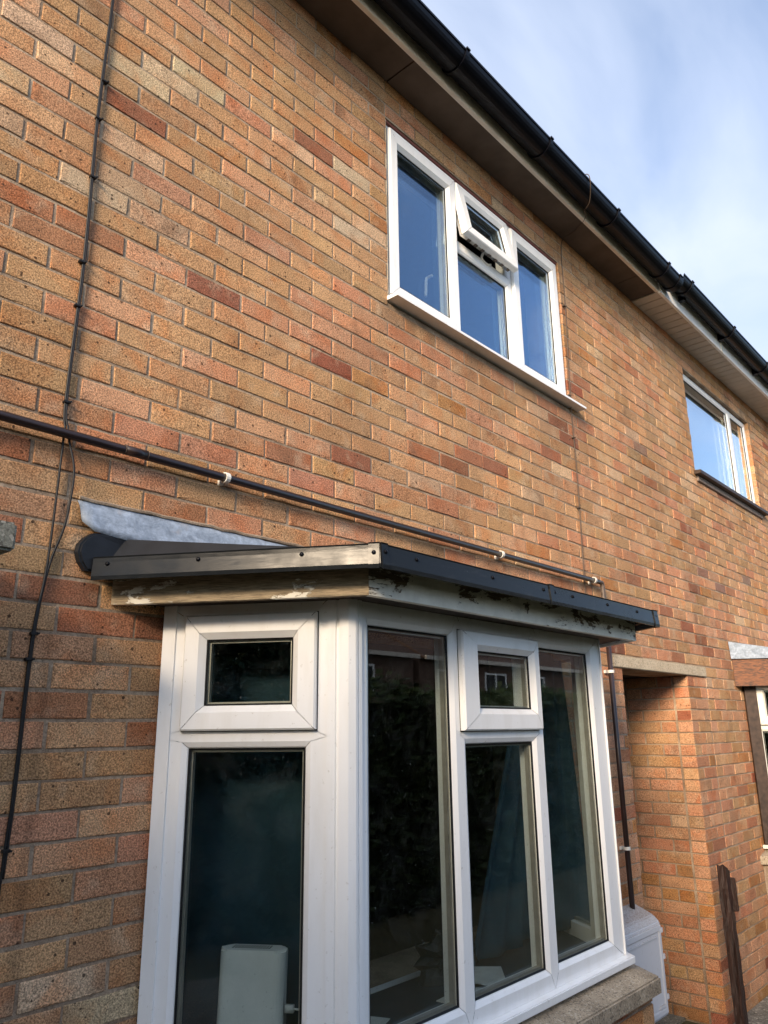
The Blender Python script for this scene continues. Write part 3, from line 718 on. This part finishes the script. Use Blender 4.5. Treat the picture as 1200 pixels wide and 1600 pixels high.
    if near:
        # soffit lining between frame and fascia
        pa_, pi_ = poly(fo - th - .001), poly(-.02)
        bm = bmesh.new(); prism(bm, [(pa_[0][0], -.002), pa_[1], pa_[2], (pa_[3][0], -.002)], -1.134, -1.1245); part('bay_soffit', bm, DARKWOOD, bw)
        # trim: shaped lip, sloping face, drip
        pt = poly(to); pin = poly(to - .045)
        def tprof(): return [(.0, tz1 - .004), (.002, tz1), (-.016, tz1 + .002), (-.050, tz1 - .004), (-.050, tz0 + .02), (-.012, tz0 + .016), (-.006, tz0), (.004, tz0 - .001), (.005, tz0 + .010), (.0005, tz1 - .016)]
        def trim_piece(A_, C_, nA, nC, name='roof_trim', gro=0., dz=0., mat_=TRIM, open_=False):
            bm = bmesh.new(); pr = [(o_ + gro, z_ + (dz if z_ > -1.05 else -dz)) for o_, z_ in tprof()]; rr = []
            for V_, N_ in ((A_, nA), (C_, nC)): rr.append([bm.verts.new((V_.x + N_.x * o_, V_.y + N_.y * o_, z_)) for o_, z_ in pr])
            n_ = len(pr)
            for k in range(n_): bm.faces.new((rr[0][k], rr[0][(k + 1) % n_], rr[1][(k + 1) % n_], rr[1][k]))
            bm.faces.new(rr[0][::-1]); bm.faces.new(rr[1])
            return part(name, bm, mat_, bw)
        a_, b_, c_, d_ = [Vector((*q, 0)) for q in pt]
        a_ = a_ + dl * .035; d_ = d_ - dr * .03
        F = Vector((0, -1, 0)); th_ = math.tan(.5 * math.acos(dl.x))
        bis = Vector((-th_, -1, 0)); bisr = Vector((th_, -1, 0))
        j = Vector((X + 1.055, b_.y, 0))
        trim_piece(a_, b_, nl, bis); trim_piece(b_, j, bis, F); trim_piece(j + Vector((.001, 0, 0)), c_, F, bisr); trim_piece(c_, d_, bisr, nr)
        # cover straps at the joints
        trim_piece(b_ - dl * .03, b_ - dl * .001, nl, nl, 'trim_strap', .004, .002); trim_piece(b_ + Vector((.002, 0, 0)), b_ + Vector((.028, 0, 0)), F, F, 'trim_strap', .004, .002)
        trim_piece(j - Vector((.012, 0, 0)), j + Vector((.014, 0, 0)), F, F, 'trim_strap', .004, .002)
        trim_piece(c_ - Vector((.04, 0, 0)), c_ - Vector((.001, 0, 0)), F, F, 'trim_strap', .004, .002)
        trim_piece(c_ + dr * .002, c_ + dr * .03, nr, nr, 'trim_strap', .004, .002)
        def bolt(V_, N_, z_=-1.045, off=.003):
            bm = bmesh.new(); bmesh.ops.create_uvsphere(bm, u_segments=10, v_segments=6, radius=.0062)
            bmesh.ops.scale(bm, vec=(1, 1, .6), verts=bm.verts); q_ = Vector((N_.x, N_.y, 0)).to_track_quat('Z', 'Y').to_matrix().to_4x4(); q_.translation = Vector((V_.x, V_.y, z_)) + N_ * off
            bmesh.ops.transform(bm, matrix=q_, verts=bm.verts); part('bolt', bm, GUTT, bw, True)
        Ll = (b_ - a_).length
        for s_ in (.045, .31, .60): bolt(a_ + dl * s_, nl)
        bolt(b_ - dl * .015, nl, -1.05, .007)
        for xx in (b_.x + .017, b_.x + .15, b_.x + .52, j.x - .05, j.x + .022, j.x + .15, j.x + .42, j.x + .68, c_.x - .02): bolt(Vector((xx, b_.y, 0)), F, -1.046, .007 if xx in (b_.x + .017,) else .003)
        # membrane rising to the wall, and its bulging end
        pm = poly(to - .05)
        bm = bmesh.new(); hi_ = -.952
        v = [bm.verts.new(c) for c in ((pm[0][0], -.004, -1.03), (*pm[1], -1.03), (*pm[2], -1.03), (pm[3][0], -.004, -1.03), (pm[0][0] + .05, -.004, hi_), (pm[3][0] - .05, -.004, hi_), (pm[0][0], -.004, -1.05), (*pm[1], -1.05), (*pm[2], -1.05), (pm[3][0], -.004, -1.05))]
        for f in ((0, 1, 4), (1, 2, 5, 4), (2, 3, 5), (0, 6, 7, 1), (1, 7, 8, 2), (2, 8, 9, 3), (6, 9, 8, 7), (0, 4, 5, 3, 9, 6)): bm.faces.new([v[i] for i in f])
        part('roof_membrane', bm, BLACK, bw)
        bm = bmesh.new(); prof = [(-.300, -1.012), (-.296, -.990), (-.282, -.970), (-.258, -.952), (-.22, -.948), (-.1, -.955), (.15, -.965), (.15, -1.045), (-.272, -1.062), (-.290, -1.040)]
        lo = [bm.verts.new((x_ + X, -.003, z_)) for x_, z_ in prof]; hi = [bm.verts.new((x_ + X + .006, -.022 if x_ < .1 else -.01, z_)) for x_, z_ in prof]
        bm.faces.new(lo[::-1]); bm.faces.new(hi)
        for k in range(len(prof)): bm.faces.new((lo[k], lo[(k + 1) % len(prof)], hi[(k + 1) % len(prof)], hi[k]))
        bmesh.ops.bevel(bm, geom=[e_ for e_ in bm.edges if e_.verts[0].co.y < -.008 and e_.verts[1].co.y < -.008], offset=.005, segments=2, affect='EDGES')
        part('membrane_upstand', bm, BLACK, bw)
        # lead flashing dressed on the brickwork
        rg = random.Random(2); bm = bmesh.new()
        xs = [-.300 + i * .045 for i in range(62)]; rows = 5; G = []
        for i, x_ in enumerate(xs):
            zt_ = -.862 + (.0 if i > 2 else 0) + rg.uniform(-.004, .004); zl = {0: -.925, 1: -.948, 2: -.952}.get(i, -.955 - min(i, 10) * .0006)
            if i == 0: zt_ -= .004
            col_ = []
            for r_ in range(rows):
                t_ = r_ / (rows - 1); y_ = -.007 - .016 * t_ + rg.uniform(-.0022, .0022)
                if r_ == 0: y_ = -.004
                col_.append((x_ + X + (.010 * (t_ - .3) if i == 0 else 0), y_, zt_ + (zl - zt_) * t_))
            G.append(col_)
        V_ = [[bm.verts.new(q) for q in c_] for c_ in G]; K_ = [[bm.verts.new((q[0], q[1] + .0035, q[2])) for q in c_] for c_ in G]
        for i in range(len(xs) - 1):
            for r_ in range(rows - 1):
                bm.faces.new((V_[i][r_], V_[i + 1][r_], V_[i + 1][r_ + 1], V_[i][r_ + 1])); bm.faces.new((K_[i][r_], K_[i][r_ + 1], K_[i + 1][r_ + 1], K_[i + 1][r_]))
            bm.faces.new((V_[i][-1], V_[i + 1][-1], K_[i + 1][-1], K_[i][-1])); bm.faces.new((V_[i][0], K_[i][0], K_[i + 1][0], V_[i + 1][0]))
        for i in (0, -1):
            for r_ in range(rows - 1): bm.faces.new((V_[i][r_], V_[i][r_ + 1], K_[i][r_ + 1], K_[i][r_]))
        o = part('lead_flashing', bm, LEAD, bw, True); o['label'] = 'grey lead flashing with a rounded end'
        bm = bmesh.new()
        pts = [(x_ + X, -.004, -.8565 + rg.uniform(-.003, .003)) for x_ in xs]; tube(bm, pts, .006, 6); part('mortar_fillet', bm, MORTAR, bw)
    else:
        pf = poly(fo)
        bm = bmesh.new(); v = [bm.verts.new(c) for c in ((pf[0][0] - .02, -.003, -1.0), (pf[1][0] - .01, pf[1][1] - .02, -1.0), (pf[2][0] + .01, pf[2][1] - .02, -1.0), (pf[3][0], -.003, -1.0), (pf[0][0] - .04, -.003, -.87), (pf[3][0], -.003, -.87))]
        for f in ((0, 1, 4), (1, 2, 5, 4), (2, 3, 5), (3, 2, 1, 0)): bm.faces.new([v[i] for i in f])
        bm.faces.new((v[0], v[4], v[5], v[3])); part('lead_flashing', bm, LEAD, bw)
        bm = bmesh.new(); prism(bm, [tuple((wl + dl * a + nl * b)[:2]) for a, b in ((.001, -.05), (.001, .035), (.085, .035), (.085, -.05))], -2.344, -1.128); part('cover_post', bm, DARKWOOD, bw)
    return bw, PLf, PF, PR
bayA, PLf, PF, PR = bay(houseA, 0, 'near', True)
bay(houseB, 5.18, 'far', False)
bm = bmesh.new(); prism(bm, [(.06, -.07), (.30, -.445), (1.80, -.445), (2.06, -.07)], -2.37, -2.335); part('window_board', bm, simple('dark_slate_board', (.035, .045, .055), .4, .4, .2, 8), houseA)
part('board_edge', B((.07, -.0695, -2.345), (2.05, -.064, -2.336)), WPL, houseA)

# door canopy at the left edge of the picture
o = part('door_canopy', B((-1.75, -.34, -1.112), (-.593, .0, -1.048), .006), CONC, houseA); o['label'] = 'rough grey concrete door canopy'

# ------------------------------------------------------------------ pipes and cables
bm = bmesh.new(); py = -.034
tube(bm, [(XL, py, -.688), (2.80, py, -.690)], .0138, 14)
wp = empty('waste_pipe', (0, py, -2.4)); tag(wp, 'long dark brown waste pipe running level along the wall and down past the bay', 'pipe')
part('pipe_run', bm, PIPE, wp, True)
bm = bmesh.new(); tube(bm, [(2.80, py, -.690), (2.835, py, -.691), (2.846, py, -.702), (2.849, py, -.74), (2.849, py, -1.0)], .0128, 12, 3); o = part('elbow', bm, PIPEG, wp, True); o['label'] = 'worn grey brown elbow'
bm = bmesh.new(); tube(bm, [(2.853, py, -1.0), (2.857, py, -2.47)], .0140, 12); part('down_pipe', bm, PIPE, wp, True)
bm = bmesh.new(); tube(bm, [(-.19, py, -.688), (-.12, py, -.688)], .0150, 14); part('coupling', bm, PIPE, wp, True)
for x_ in (-.192, -.118):
    bm = bmesh.new(); tube(bm, [(x_ - .001, py, -.688), (x_ + .001, py, -.688)], .0156, 14); part('seal_ring', bm, PIPEG, wp)
def clip(name, x_, z_, vert=False):
    bm = bmesh.new(); N = 12; r0, r1, w_ = .0145, .0185, .016; rr = [[], []]
    for e, s_ in enumerate((-w_ / 2, w_ / 2)):
        for k in range(N + 1):
            a = R(-150) + R(300) * k / N
            for rad in (r0, r1):
                cy, cx = -math.cos(a) * rad, math.sin(a) * rad
                rr[e].append(bm.verts.new((x_ + cx, py + cy, z_ + s_) if vert else (x_ + s_, py + cy, z_ + cx)))
    for k in range(N):
        i = 2 * k
        bm.faces.new((rr[0][i], rr[0][i + 2], rr[1][i + 2], rr[1][i])); bm.faces.new((rr[0][i + 1], rr[1][i + 1], rr[1][i + 3], rr[0][i + 3]))
        for e in (0, 1): bm.faces.new((rr[e][i], rr[e][i + 1], rr[e][i + 3], rr[e][i + 2]))
    if vert: box(bm, (x_ - .02, -.013, z_ - .008), (x_ + .02, -.0005, z_ + .008))
    else: box(bm, (x_ - .008, -.013, z_ - .020), (x_ + .008, -.0005, z_ + .020))
    part(name, bm, WPL, wp)
for x_ in (-2.2, .176, 1.80, 2.745): clip('pipe_clip', x_, -.689)
for z_ in (-1.195, -2.115): clip('pipe_clip', 2.855, z_, True)

def cable(label, runs, clips, mat, r, group=None):
    a0 = runs[0][0]; root = empty('cable', (a0[0], -.01, min(p_[1] for p_ in runs[0]))); tag(root, label, 'cable')
    for q in runs:
        bm = bmesh.new(); tube(bm, [(p_[0], p_[2] if len(p_) > 2 else -.008, p_[1]) for p_ in q], r, 7, 5); part('strand', bm, mat, root, True)
    for x_, z_ in clips:
        bm = bmesh.new(); box(bm, (x_ - .010, -.016, z_ - .004), (x_ + .010, -.0005, z_ + .004), .0015); tube(bm, [(x_ + .008, -.014, z_), (x_ + .008, -.021, z_)], .003, 6); part('cable_clip', bm, mat, root)
cable('thick black twin cable clipped down the left part of the brick wall',
      [[(-.362, 1.6), (-.363, .894), (-.371, .41), (-.364, -.104), (-.372, -.569), (-.366, -.667, -.012), (-.368, -.70, -.014), (-.372, -1.055), (-.391, -1.262), (-.394, -1.652), (-.400, -1.83), (-.41, -2.6), (-.41, -3.1)],
       [(-.3575, 1.6), (-.3585, .894), (-.3665, .41), (-.3595, -.104), (-.3675, -.569), (-.357, -.667, -.013), (-.352, -.71, -.02), (-.335, -.80, -.03), (-.342, -.944, -.022), (-.367, -1.064), (-.3865, -1.262), (-.3895, -1.652), (-.3955, -1.83)]],
      [(-.359, .554), (-.366, .402), (-.363, .181), (-.368, -.126), (-.367, -.275), (-.368, -.585), (-.387, -1.245), (-.393, -1.311), (-.396, -1.768)], CABM, .0034)
cable('thin brown cable looping over the black gutter and down the wall beside the upper window',
      [[(2.47, 1.72, -.31), (2.47, 1.712, -.362), (2.49, 1.655, -.364), (2.56, 1.592, -.315), (2.60, 1.582, -.26), (2.66, 1.595, -.24), (2.70, 1.592, -.20), (2.76, 1.593, -.10), (2.775, 1.588, -.012), (2.739, 1.445), (2.732, 1.024), (2.712, .705), (2.700, .44), (2.690, .30, -.01), (2.700, -.049), (2.677, -.67, -.010), (2.677, -.95)]],
      [(2.716, 1.071), (2.682, .446), (2.690, .173), (2.682, -.265)], CABG, .0028)

# ------------------------------------------------------------------ things around
# meter box on the wall under the down pipe
bx0, bx1, by, bzf, bzb, bz0 = 2.36, 2.93, -.142, -2.44, -2.388, -2.885
bm = bmesh.new(); prof = [(-.001, bz0), (by + .01, bz0), (by, bz0 + .012), (by, bzf - .03), (by + .022, bzf + .002), (-.001, bzb)]
prof = [(-.001, bz0), (by, bz0), (by, bzf - .022), (by + .030, bzf + .006), (-.001, bzb)]
lo = [bm.verts.new((bx0, y_, z_)) for y_, z_ in prof]; hi = [bm.verts.new((bx1, y_, z_)) for y_, z_ in prof]
bm.faces.new(lo); bm.faces.new(hi[::-1])
for k in range(len(prof)): bm.faces.new((lo[k], hi[k], hi[(k + 1) % len(prof)], lo[(k + 1) % len(prof)]))
bmesh.ops.bevel(bm, geom=bm.edges[:], offset=.006, segments=3, affect='EDGES')
def boxm():
    b = NB('meter_box_plastic'); p = b.pos(); n = b.noise(p, 120, 4, .7); s = b.n('ShaderNodeSeparateXYZ'); b.l(p, s.inputs[0])
    up = b.n('ShaderNodeSeparateXYZ'); g = b.n('ShaderNodeNewGeometry'); b.l(g.outputs['Normal'], up.inputs[0])
    dirt = b.math('MULTIPLY', b.ramp(up.outputs[2], .3, .9), b.ramp(n, .35, .6, .35, .9))
    c = b.mix(dirt, (.62, .63, .66, 1), (.24, .20, .16, 1)); c = b.mix(b.ramp(b.noise(p, 40, 4), .6, .7, 0, .2), c, (.4, .38, .35, 1))
    return b.base(c, .5, .4)
BOXM = boxm()
mb = empty('meter_box', ((bx0 + bx1) / 2, by / 2, bz0)); tag(mb, 'white plastic meter box with a dirty sloped top low on the wall behind the bay', 'meter box')
part('case', bm, BOXM, mb)
bm = bmesh.new(); PM = PL((0, by, 0), (1, 0, 0), (0, -1, 0))
dr_ = (bx0 + .014, bz0 + .014, bx1 - .014, bzf - .034)
ring(bm, PM, dr_, grow(dr_, -.03), [('o', 0, -.002), ('o', 0, .006), ('o', .004, .009), ('i', .006, .009), ('i', 0, .005)], 0); pbox(bm, PM, grow(dr_, -.029), .001, .005)
pbox(bm, PM, (bx0 + .09, bzf - .085, bx1 - .26, bzf - .078), .004, .009); pbox(bm, PM, (bx1 - .24, bzf - .085, bx1 - .07, bzf - .078), .004, .009); pbox(bm, PM, (bx1 - .11, bz0 + .05, bx1 - .05, bz0 + .062), .004, .012)
part('door', bm, BOXM, mb)
for z_ in (-2.50, -2.62, -2.80):
    bm = bmesh.new(); box(bm, (bx1 - .018, by - .012, z_ - .012), (bx1 + .001, by - .001, z_ + .012), .002); part('hinge', bm, BOXM, mb)

# old timber post by the passage
rg = random.Random(4); tp = empty('timber_post', (3.98, -.10, GZ)); tag(tp, 'old dark reddish brown timber post standing by the right side of the passage', 'post')
bm = bmesh.new(); secs = 16; rr = []
for i in range(secs + 1):
    z_ = GZ + (-2.35 - GZ) * i / secs; cx, cy = 4.03 + rg.uniform(-.0015, .0015), -.095 + rg.uniform(-.0015, .0015); hw = .029
    ring_ = []
    for (sx, sy) in ((-1, -1), (-.3, -1), (.35, -1), (1, -1), (1, -.2), (1, .5), (1, 1), (0, 1), (-1, 1), (-1, .3), (-1, -.35)):
        ring_.append(bm.verts.new((cx + sx * hw + rg.uniform(-.003, .003), cy + sy * hw + rg.uniform(-.003, .003), z_ + (rg.uniform(-.008, .006) - .02 * sx if i == secs else 0))))
    rr.append(ring_)
n_ = len(rr[0])
for a, b in zip(rr, rr[1:]):
    for k in range(n_): bm.faces.new((a[k], a[(k + 1) % n_], b[(k + 1) % n_], b[k]))
bm.faces.new(rr[0][::-1]); bm.faces.new(rr[-1]); part('post_shaft', bm, POSTM, tp)
bm = bmesh.new(); box(bm, (4.054, -.145, -2.60), (4.085, -.095, -2.41), .004); part('batten', bm, POSTM, tp)

# router on the window board behind the left splay
bm = bmesh.new(); Ri = PL(PLf.O, PLf.d, PLf.n)
def rbox(bm, s0, s1, z0, z1, o0, o1, r, n=5):
    pts = []
    for (cx, cy, a0) in ((s1 - r, o1 - r, 0), (s0 + r, o1 - r, 90), (s0 + r, o0 + r, 180), (s1 - r, o0 + r, 270)):
        for k in range(n + 1): a = R(a0 + 90 * k / n); pts.append((cx + r * math.cos(a), cy + r * math.sin(a)))
    lo = [bm.verts.new(Ri(s_, z0, o_)) for s_, o_ in pts]; hi = [bm.verts.new(Ri(s_ + .006, z1, o_)) for s_, o_ in pts]
    bm.faces.new(lo[::-1]); bm.faces.new(hi)
    for k in range(len(pts)): bm.faces.new((lo[k], lo[(k + 1) % len(pts)], hi[(k + 1) % len(pts)], hi[k]))
ROUT = simple('router_plastic', (.62, .61, .57), .45, .4, .05)
rt = empty('router', tuple(Ri(.33, -2.335, -.13))); tag(rt, 'upright white plastic broadband router standing inside the left pane of the bay', 'router')
rbox(bm, .182, .370, -2.335, -2.072, -.155, -.095, .026); bmesh.ops.bevel(bm, geom=[e for e in bm.edges if abs(e.verts[0].co.z + 2.072) < 1e-4 and abs(e.verts[1].co.z + 2.072) < 1e-4], offset=.006, segments=2, affect='EDGES')
part('case', bm, ROUT, rt, False)
bm = bmesh.new()
for a in range(14):
    for b in range(3): pbox(bm, Ri, (.22 + a * .008, -2.0722, .2245 + a * .008, -2.0712), -.145 + b * .012, -.139 + b * .012)
part('vent', bm, GASK, rt)
bm = bmesh.new(); pbox(bm, Ri, (.3695, -2.28, .3725, -2.10), -.138, -.112); part('port_panel', bm, simple('port_grey', (.18, .18, .17), .5), rt)
bm = bmesh.new(); pbox(bm, Ri, (.372, -2.226, .397, -2.208), -.132, -.118); tube(bm, [Ri(.395, -2.217, -.125), Ri(.43, -2.225, -.125), Ri(.455, -2.26, -.125), Ri(.46, -2.33, -.125)], .0028, 8, 4); part('plug_lead', bm, ROUT, rt, True)

# dark roller blind hanging behind the left splay
bm = bmesh.new(); G = []
for i in range(25):
    s_ = -.02 + .56 * i / 24; c_ = []
    for k in range(13):
        z_ = -1.15 - 1.18 * k / 12; o_ = -.215 - .010 * math.sin(s_ * 9) * (k / 12) - .012 * math.sin(s_ * 23 + k * .3) * (k / 12) ** 2
        c_.append(bm.verts.new(PLf(s_, z_, o_)))
    G.append(c_)
for i in range(24):
    for k in range(12): bm.faces.new((G[i][k], G[i + 1][k], G[i + 1][k + 1], G[i][k + 1]))
bmesh.ops.solidify(bm, geom=bm.faces[:], thickness=.003)
tag(obj('blind', bm, BOARD, None, True), 'dark teal fabric blind hanging close behind the left splay of the bay', 'blind')
# teal curtain gathered at the right hand side of the bay, flaring at the foot
bm = bmesh.new(); G = []; N_ = 60
for k in range(22):
    t_ = k / 21; z_ = -1.17 - 1.14 * t_; half = .12 + .30 * t_; cx = 1.80 - .19 * t_; row = []
    for i in range(N_ + 1):
        u = i / N_ * 2 - 1; row.append(bm.verts.new((cx + u * half, -.17 + .020 * math.sin(u * 16 + t_) * (1 - .3 * t_) - .05 * u * u + .02 * math.sin(u * 5), z_)))
    G.append(row)
for k in range(21):
    for i in range(N_): bm.faces.new((G[k][i], G[k][i + 1], G[k + 1][i + 1], G[k + 1][i]))
bmesh.ops.solidify(bm, geom=bm.faces[:], thickness=.003)
tag(obj('curtain', bm, CURT, None, True), 'dark teal curtain flaring downwards behind the two right panes of the bay', 'curtain')
# things lying on the window board
bm = bmesh.new(); rg = random.Random(8)
for k, (x_, y_, w_, h_, a_) in enumerate(((.60, -.25, .16, .11, .4),)):
    q = Matrix.Translation((x_, y_, -2.3345)) @ Matrix.Rotation(a_, 4, 'Z'); n0 = len(bm.verts); box(bm, (-w_ / 2, -h_ / 2, 0), (w_ / 2, h_ / 2, .002)); bm.verts.ensure_lookup_table()
    bmesh.ops.transform(bm, matrix=q, verts=bm.verts[n0:])
tag(obj('paper', bm, WPL, None), 'loose white sheet of paper on the dark window board behind the first front pane', 'paper')
for lab, x_, y_, w_, h_, a_ in (('white printed sheet at the foot of the middle pane under the small top light', 1.02, -.33, .22, .12, .1), ('white sheet of paper beside the black bag near the right hand front pane', 1.20, -.25, .24, .16, .7)):
    bm = bmesh.new(); box(bm, (-w_ / 2, -h_ / 2, 0), (w_ / 2, h_ / 2, .003)); bmesh.ops.transform(bm, matrix=Matrix.Translation((x_, y_, -2.334)) @ Matrix.Rotation(a_, 4, 'Z'), verts=bm.verts)
    tag(obj('paper', bm, WPL, None), lab, 'paper')
bm = bmesh.new(); bmesh.ops.create_icosphere(bm, subdivisions=3, radius=1)
for v in bm.verts:
    n_ = v.co.copy(); k_ = 1 + .22 * math.sin(n_.x * 7 + n_.y * 4) + .16 * math.sin(n_.z * 11 + n_.x * 5) + rg.uniform(-.05, .05)
    v.co = Vector((1.12 + n_.x * .13 * k_, -.16 + n_.y * .055 * k_, max(-2.334, -2.27 + n_.z * .085 * k_)))
tag(obj('bag', bm, GASK, None), 'crumpled black bag lying on the window board below the curtain', 'bag')
# net curtain in the far upper window
def netm():
    m = bpy.data.materials.new('net_cloth'); m.use_nodes = True; b = m.node_tree.nodes['Principled BSDF']; b.inputs['Base Color'].default_value = (.82, .86, .90, 1); b.inputs['Roughness'].default_value = .9; b.inputs['Alpha'].default_value = .75; return m
bm = bmesh.new(); G = []
for i in range(80):
    x_ = 4.76 + 1.62 * i / 79; y_ = .145 + .008 * math.sin(i * .9); G.append((bm.verts.new((x_, y_, .47)), bm.verts.new((x_, y_, 1.36))))
for a, b in zip(G, G[1:]): bm.faces.new((a[0], b[0], b[1], a[1]))
bmesh.ops.solidify(bm, geom=bm.faces[:], thickness=.002)
tag(obj('net_curtain', bm, netm(), None, True), 'pale net curtain inside the far upper window', 'curtain')

# ------------------------------------------------------------------ ground and the other side of the street
def groundm(name, a, b_, sc):
    b = NB(name); p = b.pos(); n = b.noise(p, sc, 6, .65); c = b.mix(b.ramp(n, .35, .65), rgba(a), rgba(b_)); b.bump(n, .6, .02); return b.base(c, .95, .1)
bm = bmesh.new(); v = [bm.verts.new(c) for c in ((-300, -300, GZ), (300, -300, GZ), (300, 300, GZ), (-300, 300, GZ))]; bm.faces.new(v)
struct(obj('ground', bm, groundm('lawn_earth', (.06, .06, .03), (.11, .095, .055), 4), None, origin=(0, 0, GZ)))
bm = bmesh.new(); box(bm, (XL, -1.25, GZ - .05), (XR, -.001, GZ + .02), .004); struct(obj('path', bm, concrete('path_concrete', (.16, .145, .12), (.24, .22, .18), .5), None))
bm = bmesh.new(); box(bm, (2.9, .262, GZ - .05), (4.2, 4.2, GZ + .018)); struct(obj('passage_floor', bm, CONC, None))
bm = bmesh.new(); box(bm, (-60, -16.5, GZ - .05), (90, -11.0, GZ + .012)); struct(obj('road', bm, groundm('asphalt', (.045, .045, .047), (.06, .058, .056), 60), None))

# clipped hedge opposite, seen in the glass
rg = random.Random(9); V = []; F = []
def leaf(p, s):
    a = Vector((rg.uniform(-1, 1), rg.uniform(-1, 1), rg.uniform(-1, 1))).normalized(); b = a.orthogonal().normalized(); c = a.cross(b); k = len(V)
    for q in (b * s, c * s * .6, -b * s, -c * s * .6): V.append(tuple(p + q))
    F.append((k, k + 1, k + 2, k + 3))
for i in range(36000):
    x_ = rg.uniform(-4, 22); h = 2.16 + .06 * math.sin(x_ * 1.7) + .04 * math.sin(x_ * 4.1); t = rg.random()
    if t < .7: p = Vector((x_, -4.4 + rg.gauss(0, .05), GZ + rg.uniform(.02, h)))
    else: p = Vector((x_, rg.uniform(-5.2, -4.4), GZ + h + rg.gauss(0, .06)))
    leaf(p, rg.uniform(.03, .06))
me = bpy.data.meshes.new('foliage'); me.from_pydata(V, [], F); hd = empty('hedge', (9, -4.8, GZ)); tag(hd, 'clipped dark green front garden hedge, seen only mirrored in the bay glass', 'hedge')
o = link('foliage', me, hd, LEAF); o.location = -Vector((9, -4.8, GZ)); stuff(o)
part('hedge_core', B((-4, -5.15, GZ), (22, -4.46, GZ + 2.05)), simple('hedge_shade', (.012, .018, .008), .9, .1), hd)
OPB = simple('opposite_brick', (.13, .085, .065), .9, .1, .25, 3)
def opposite(x0, x1, label):
    r = empty('brick_house', ((x0 + x1) / 2, -22, GZ)); tag(r, label, 'house', 'houses across the street')
    part('wall', B((x0, -28, GZ), (x1, -20, 1.5)), OPB, r)
    bm = bmesh.new(); v = [bm.verts.new(c) for c in ((x0, -19.6, 1.45), (x1, -19.6, 1.45), (x1, -24, 3.9), (x0, -24, 3.9), (x1, -28.4, 1.45), (x0, -28.4, 1.45))]
    for f in ((0, 1, 2, 3), (3, 2, 4, 5), (0, 3, 5), (1, 4, 2), (0, 5, 4, 1)): bm.faces.new([v[i] for i in f])
    part('roof', bm, ROOFM, r); part('fascia_board', B((x0, -19.66, 1.38), (x1, -19.6, 1.55)), SOFW, r)
    x = x0 + 1.2
    while x < x1 - 2:
        for z in (-.1, -2.6):
            P_ = PL((0, -19.98, 0), (1, 0, 0), (0, 1, 0)); bm = bmesh.new()
            ring(bm, P_, (x, z, x + .9, z + 1.15), (x + .09, z + .09, x + .85, z + 1.06), FR); ring(bm, P_, (x + .9, z, x + 1.8, z + 1.15), (x + .95, z + .09, x + 1.71, z + 1.06), FR)
            w = part('window', bm, UPVC, r); part('pane', B((x + .05, -20.0, z + .05), (x + 1.75, -19.995, z + 1.1)), GASK, w)
        x += 3.6
rg = random.Random(3); V = []; F = []  # hedge added out of view, its height set to shade the lower wall
for i in range(30000):
    y_ = rg.uniform(-9, -.7); h = 3.95 + .12 * math.sin(y_ * 2.3) + .1 * math.sin(y_ * 5.7); t = rg.random()
    if t < .6: p = Vector((-4.95 + rg.gauss(0, .06), y_, GZ + rg.uniform(.02, h)))
    elif t < .75: p = Vector((rg.uniform(-5.7, -4.95), -.7 + rg.gauss(0, .05), GZ + rg.uniform(.02, h)))
    else: p = Vector((rg.uniform(-5.7, -4.95), y_, GZ + h + rg.gauss(0, .07)))
    leaf(p, rg.uniform(.04, .08))
me = bpy.data.meshes.new('foliage'); me.from_pydata(V, [], F); hd = empty('hedge', (-5.3, -4.8, GZ)); tag(hd, 'tall evergreen hedge added out of view on the left to shade the lower wall and darken the splayed pane', 'hedge')
o = link('foliage', me, hd, LEAF); o.location = -Vector((-5.3, -4.8, GZ)); stuff(o)
part('hedge_core', B((-5.65, -8.9, GZ), (-5.03, -.75, GZ + 3.8)), bpy.data.materials['hedge_shade'], hd)
for i, (a, b) in enumerate(((-2, 11), (11.4, 24), (24.4, 38), (38.4, 52))):
    opposite(a, b, ['house across the street farthest to the left, seen only in reflection', 'brick house across the street whose windows show in the first front pane of the bay', 'brick house across the street reflected in the small top light of the bay', 'farthest right house across the street, seen only in reflection'][i])
S.cycles.max_bounces = 12; S.cycles.transparent_max_bounces = 24; S.cycles.glossy_bounces = 6
print('bricks', len(bsA.rec), len(bsB.rec))
